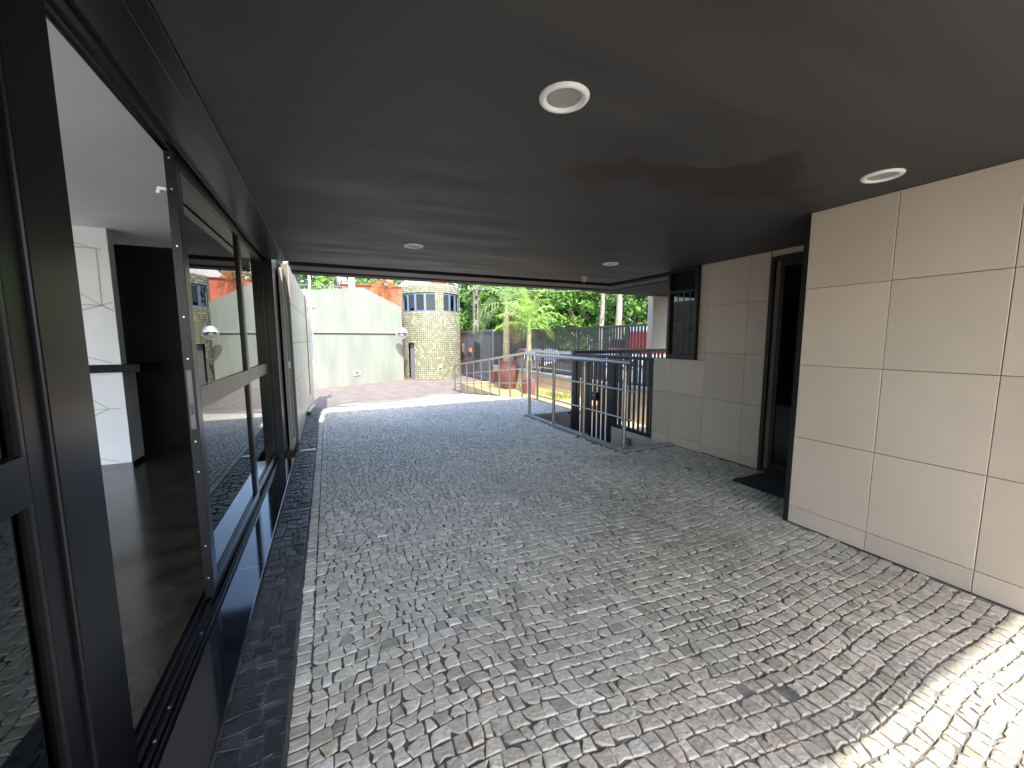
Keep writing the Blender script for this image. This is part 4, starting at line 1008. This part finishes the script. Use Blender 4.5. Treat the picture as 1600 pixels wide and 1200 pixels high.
def tree(x, y, z, h, rad, label, m_, seed, trunk_r=.16, nc=46, low=.25, leaf=.15, n_per=190, pale=False):
    rr = random.Random(seed); t = thing('leafy_tree', label, 'tree', (x, y, z), local=True)
    tr = MB(); th = h*.75
    pts = [(g(0, .05)*k, g(0, .05)*k, th*k/6) for k in range(7)]
    tr.tube(pts, [trunk_r*(1.2-.8*k/6) for k in range(7)], 10); cen = []
    for k in range(nc):
        a = rr.uniform(0, 6.28); v = rr.uniform(low, 1); pr = math.sin(math.pi*min(.97, .12+v*.8))**.6
        q = rad*pr*rr.uniform(.45, 1); cen.append((q*math.cos(a), q*math.sin(a), h*v))
    for k in range(0, nc, 4):
        c = cen[k]; j = min(6, max(2, int(6*c[2]/h*.8))); p = Vector(pts[j]); e = Vector(c)
        tr.tube([p, p.lerp(e, .5)+Vector((0, 0, .15)), e], [trunk_r*.4, trunk_r*.25, .02], 6)
    tr.build('trunk', 'bark', t)
    cloud_mesh(leaf_cloud(cen, n_per, rad*.30, leaf, seed), 'crown', m_, t)
    return t
specs = [
 (10.9, 28.0, 6.5, 2.6, 'leaf_mid', 'bright bushy tree just right of the round tower'),
 (9.9, 30.5, 7.4, 2.3, 'leaf_light', 'pale green tree touching the right edge of the round tower'),
 (13.2, 24.5, 7.2, 2.9, 'leaf_light', 'light green tree behind the two palms'),
 (15.2, 22.2, 6.6, 2.6, 'leaf_mid', 'mid green tree right of the shorter palm'),
 (17.6, 22.6, 8.0, 3.2, 'leaf_light', 'large light green tree with a bare pole like trunk before it'),
 (17.8, 18.6, 7.0, 2.8, 'leaf_mid', 'rounded mid green tree above the middle of the fence'),
 (19.8, 16.2, 7.6, 3.0, 'leaf_light', 'pale green clumpy tree beside the far tiled pier'),
 (15.0, 32.0, 8.0, 3.4, 'leaf_dark', 'dark tree standing behind the others near the pole'),
 (21.8, 24.0, 8.6, 3.8, 'leaf_dark', 'dark green tree filling the back above the fence'),
 (23.5, 19.0, 8.6, 3.8, 'leaf_dark', 'darkest tree at the back behind the pale clumpy one'),
 (-1.8, 31.0, 8.6, 2.9, 'leaf_light', 'bright tree above the left end of the green wall'),
 (1.2, 35.0, 9.2, 3.0, 'leaf_mid', 'tree behind the white concrete column'),
 (5.6, 38.5, 9.0, 2.8, 'leaf_mid', 'tree above the orange building left of the tower'),
 (19.6, 36.0, 8.6, 3.8, 'leaf_mid', 'tree far behind the gate right of the tower'),
 (22.5, 13.0, 8.0, 3.2, 'leaf_mid', 'tree hidden mostly behind the far tiled pier'),
]
for i, (x, y, h, r_, mm, lb) in enumerate(specs):
    tree(x, y, -.45 if x > 5 else 2.0, h, r_, lb, mm, 100+i, low=.10 if mm != 'leaf_light' else .2)
def bare(x, y, h, r, label, lean):
    t = thing('bare_trunk', label, 'tree trunk', (x, y, -.45), local=True)
    pts = [(lean*k/8+.04*math.sin(k*1.7), .03*math.cos(k), h*k/8) for k in range(9)]
    MB().tube(pts, [r*(1.2-.5*k/8)+.012*math.sin(k*2.3) for k in range(9)], 12).build('trunk', 'bark', t)
    MB().tube([pts[6], (pts[6][0]+.5, .1, pts[6][2]+.6), (pts[6][0]+.8, .1, pts[6][2]+1.5)], .05, 8, r2=.02).build('limb', 'bark', t)
bare(13.4, 17.6, 6.5, .13, 'slim grey bare trunk rising above the middle of the fence', .15)
bare(12.7, 15.3, 6.5, .15, 'paler thicker bare trunk with a looping vine near the far pier', .0)
# far wood that closes the view
V = []
rs = np.random.RandomState(5); cen = []
for k in range(260):
    a = R(rs.uniform(-14, 62)); d_ = rs.uniform(46, 54); cen.append((d_*math.sin(a), d_*math.cos(a), rs.uniform(0, 7.5)))
fo = cloud_mesh(leaf_cloud(cen, 170, 2.4, .34, 6), 'far_wood', 'leaf_dark', None); stuff(fo)
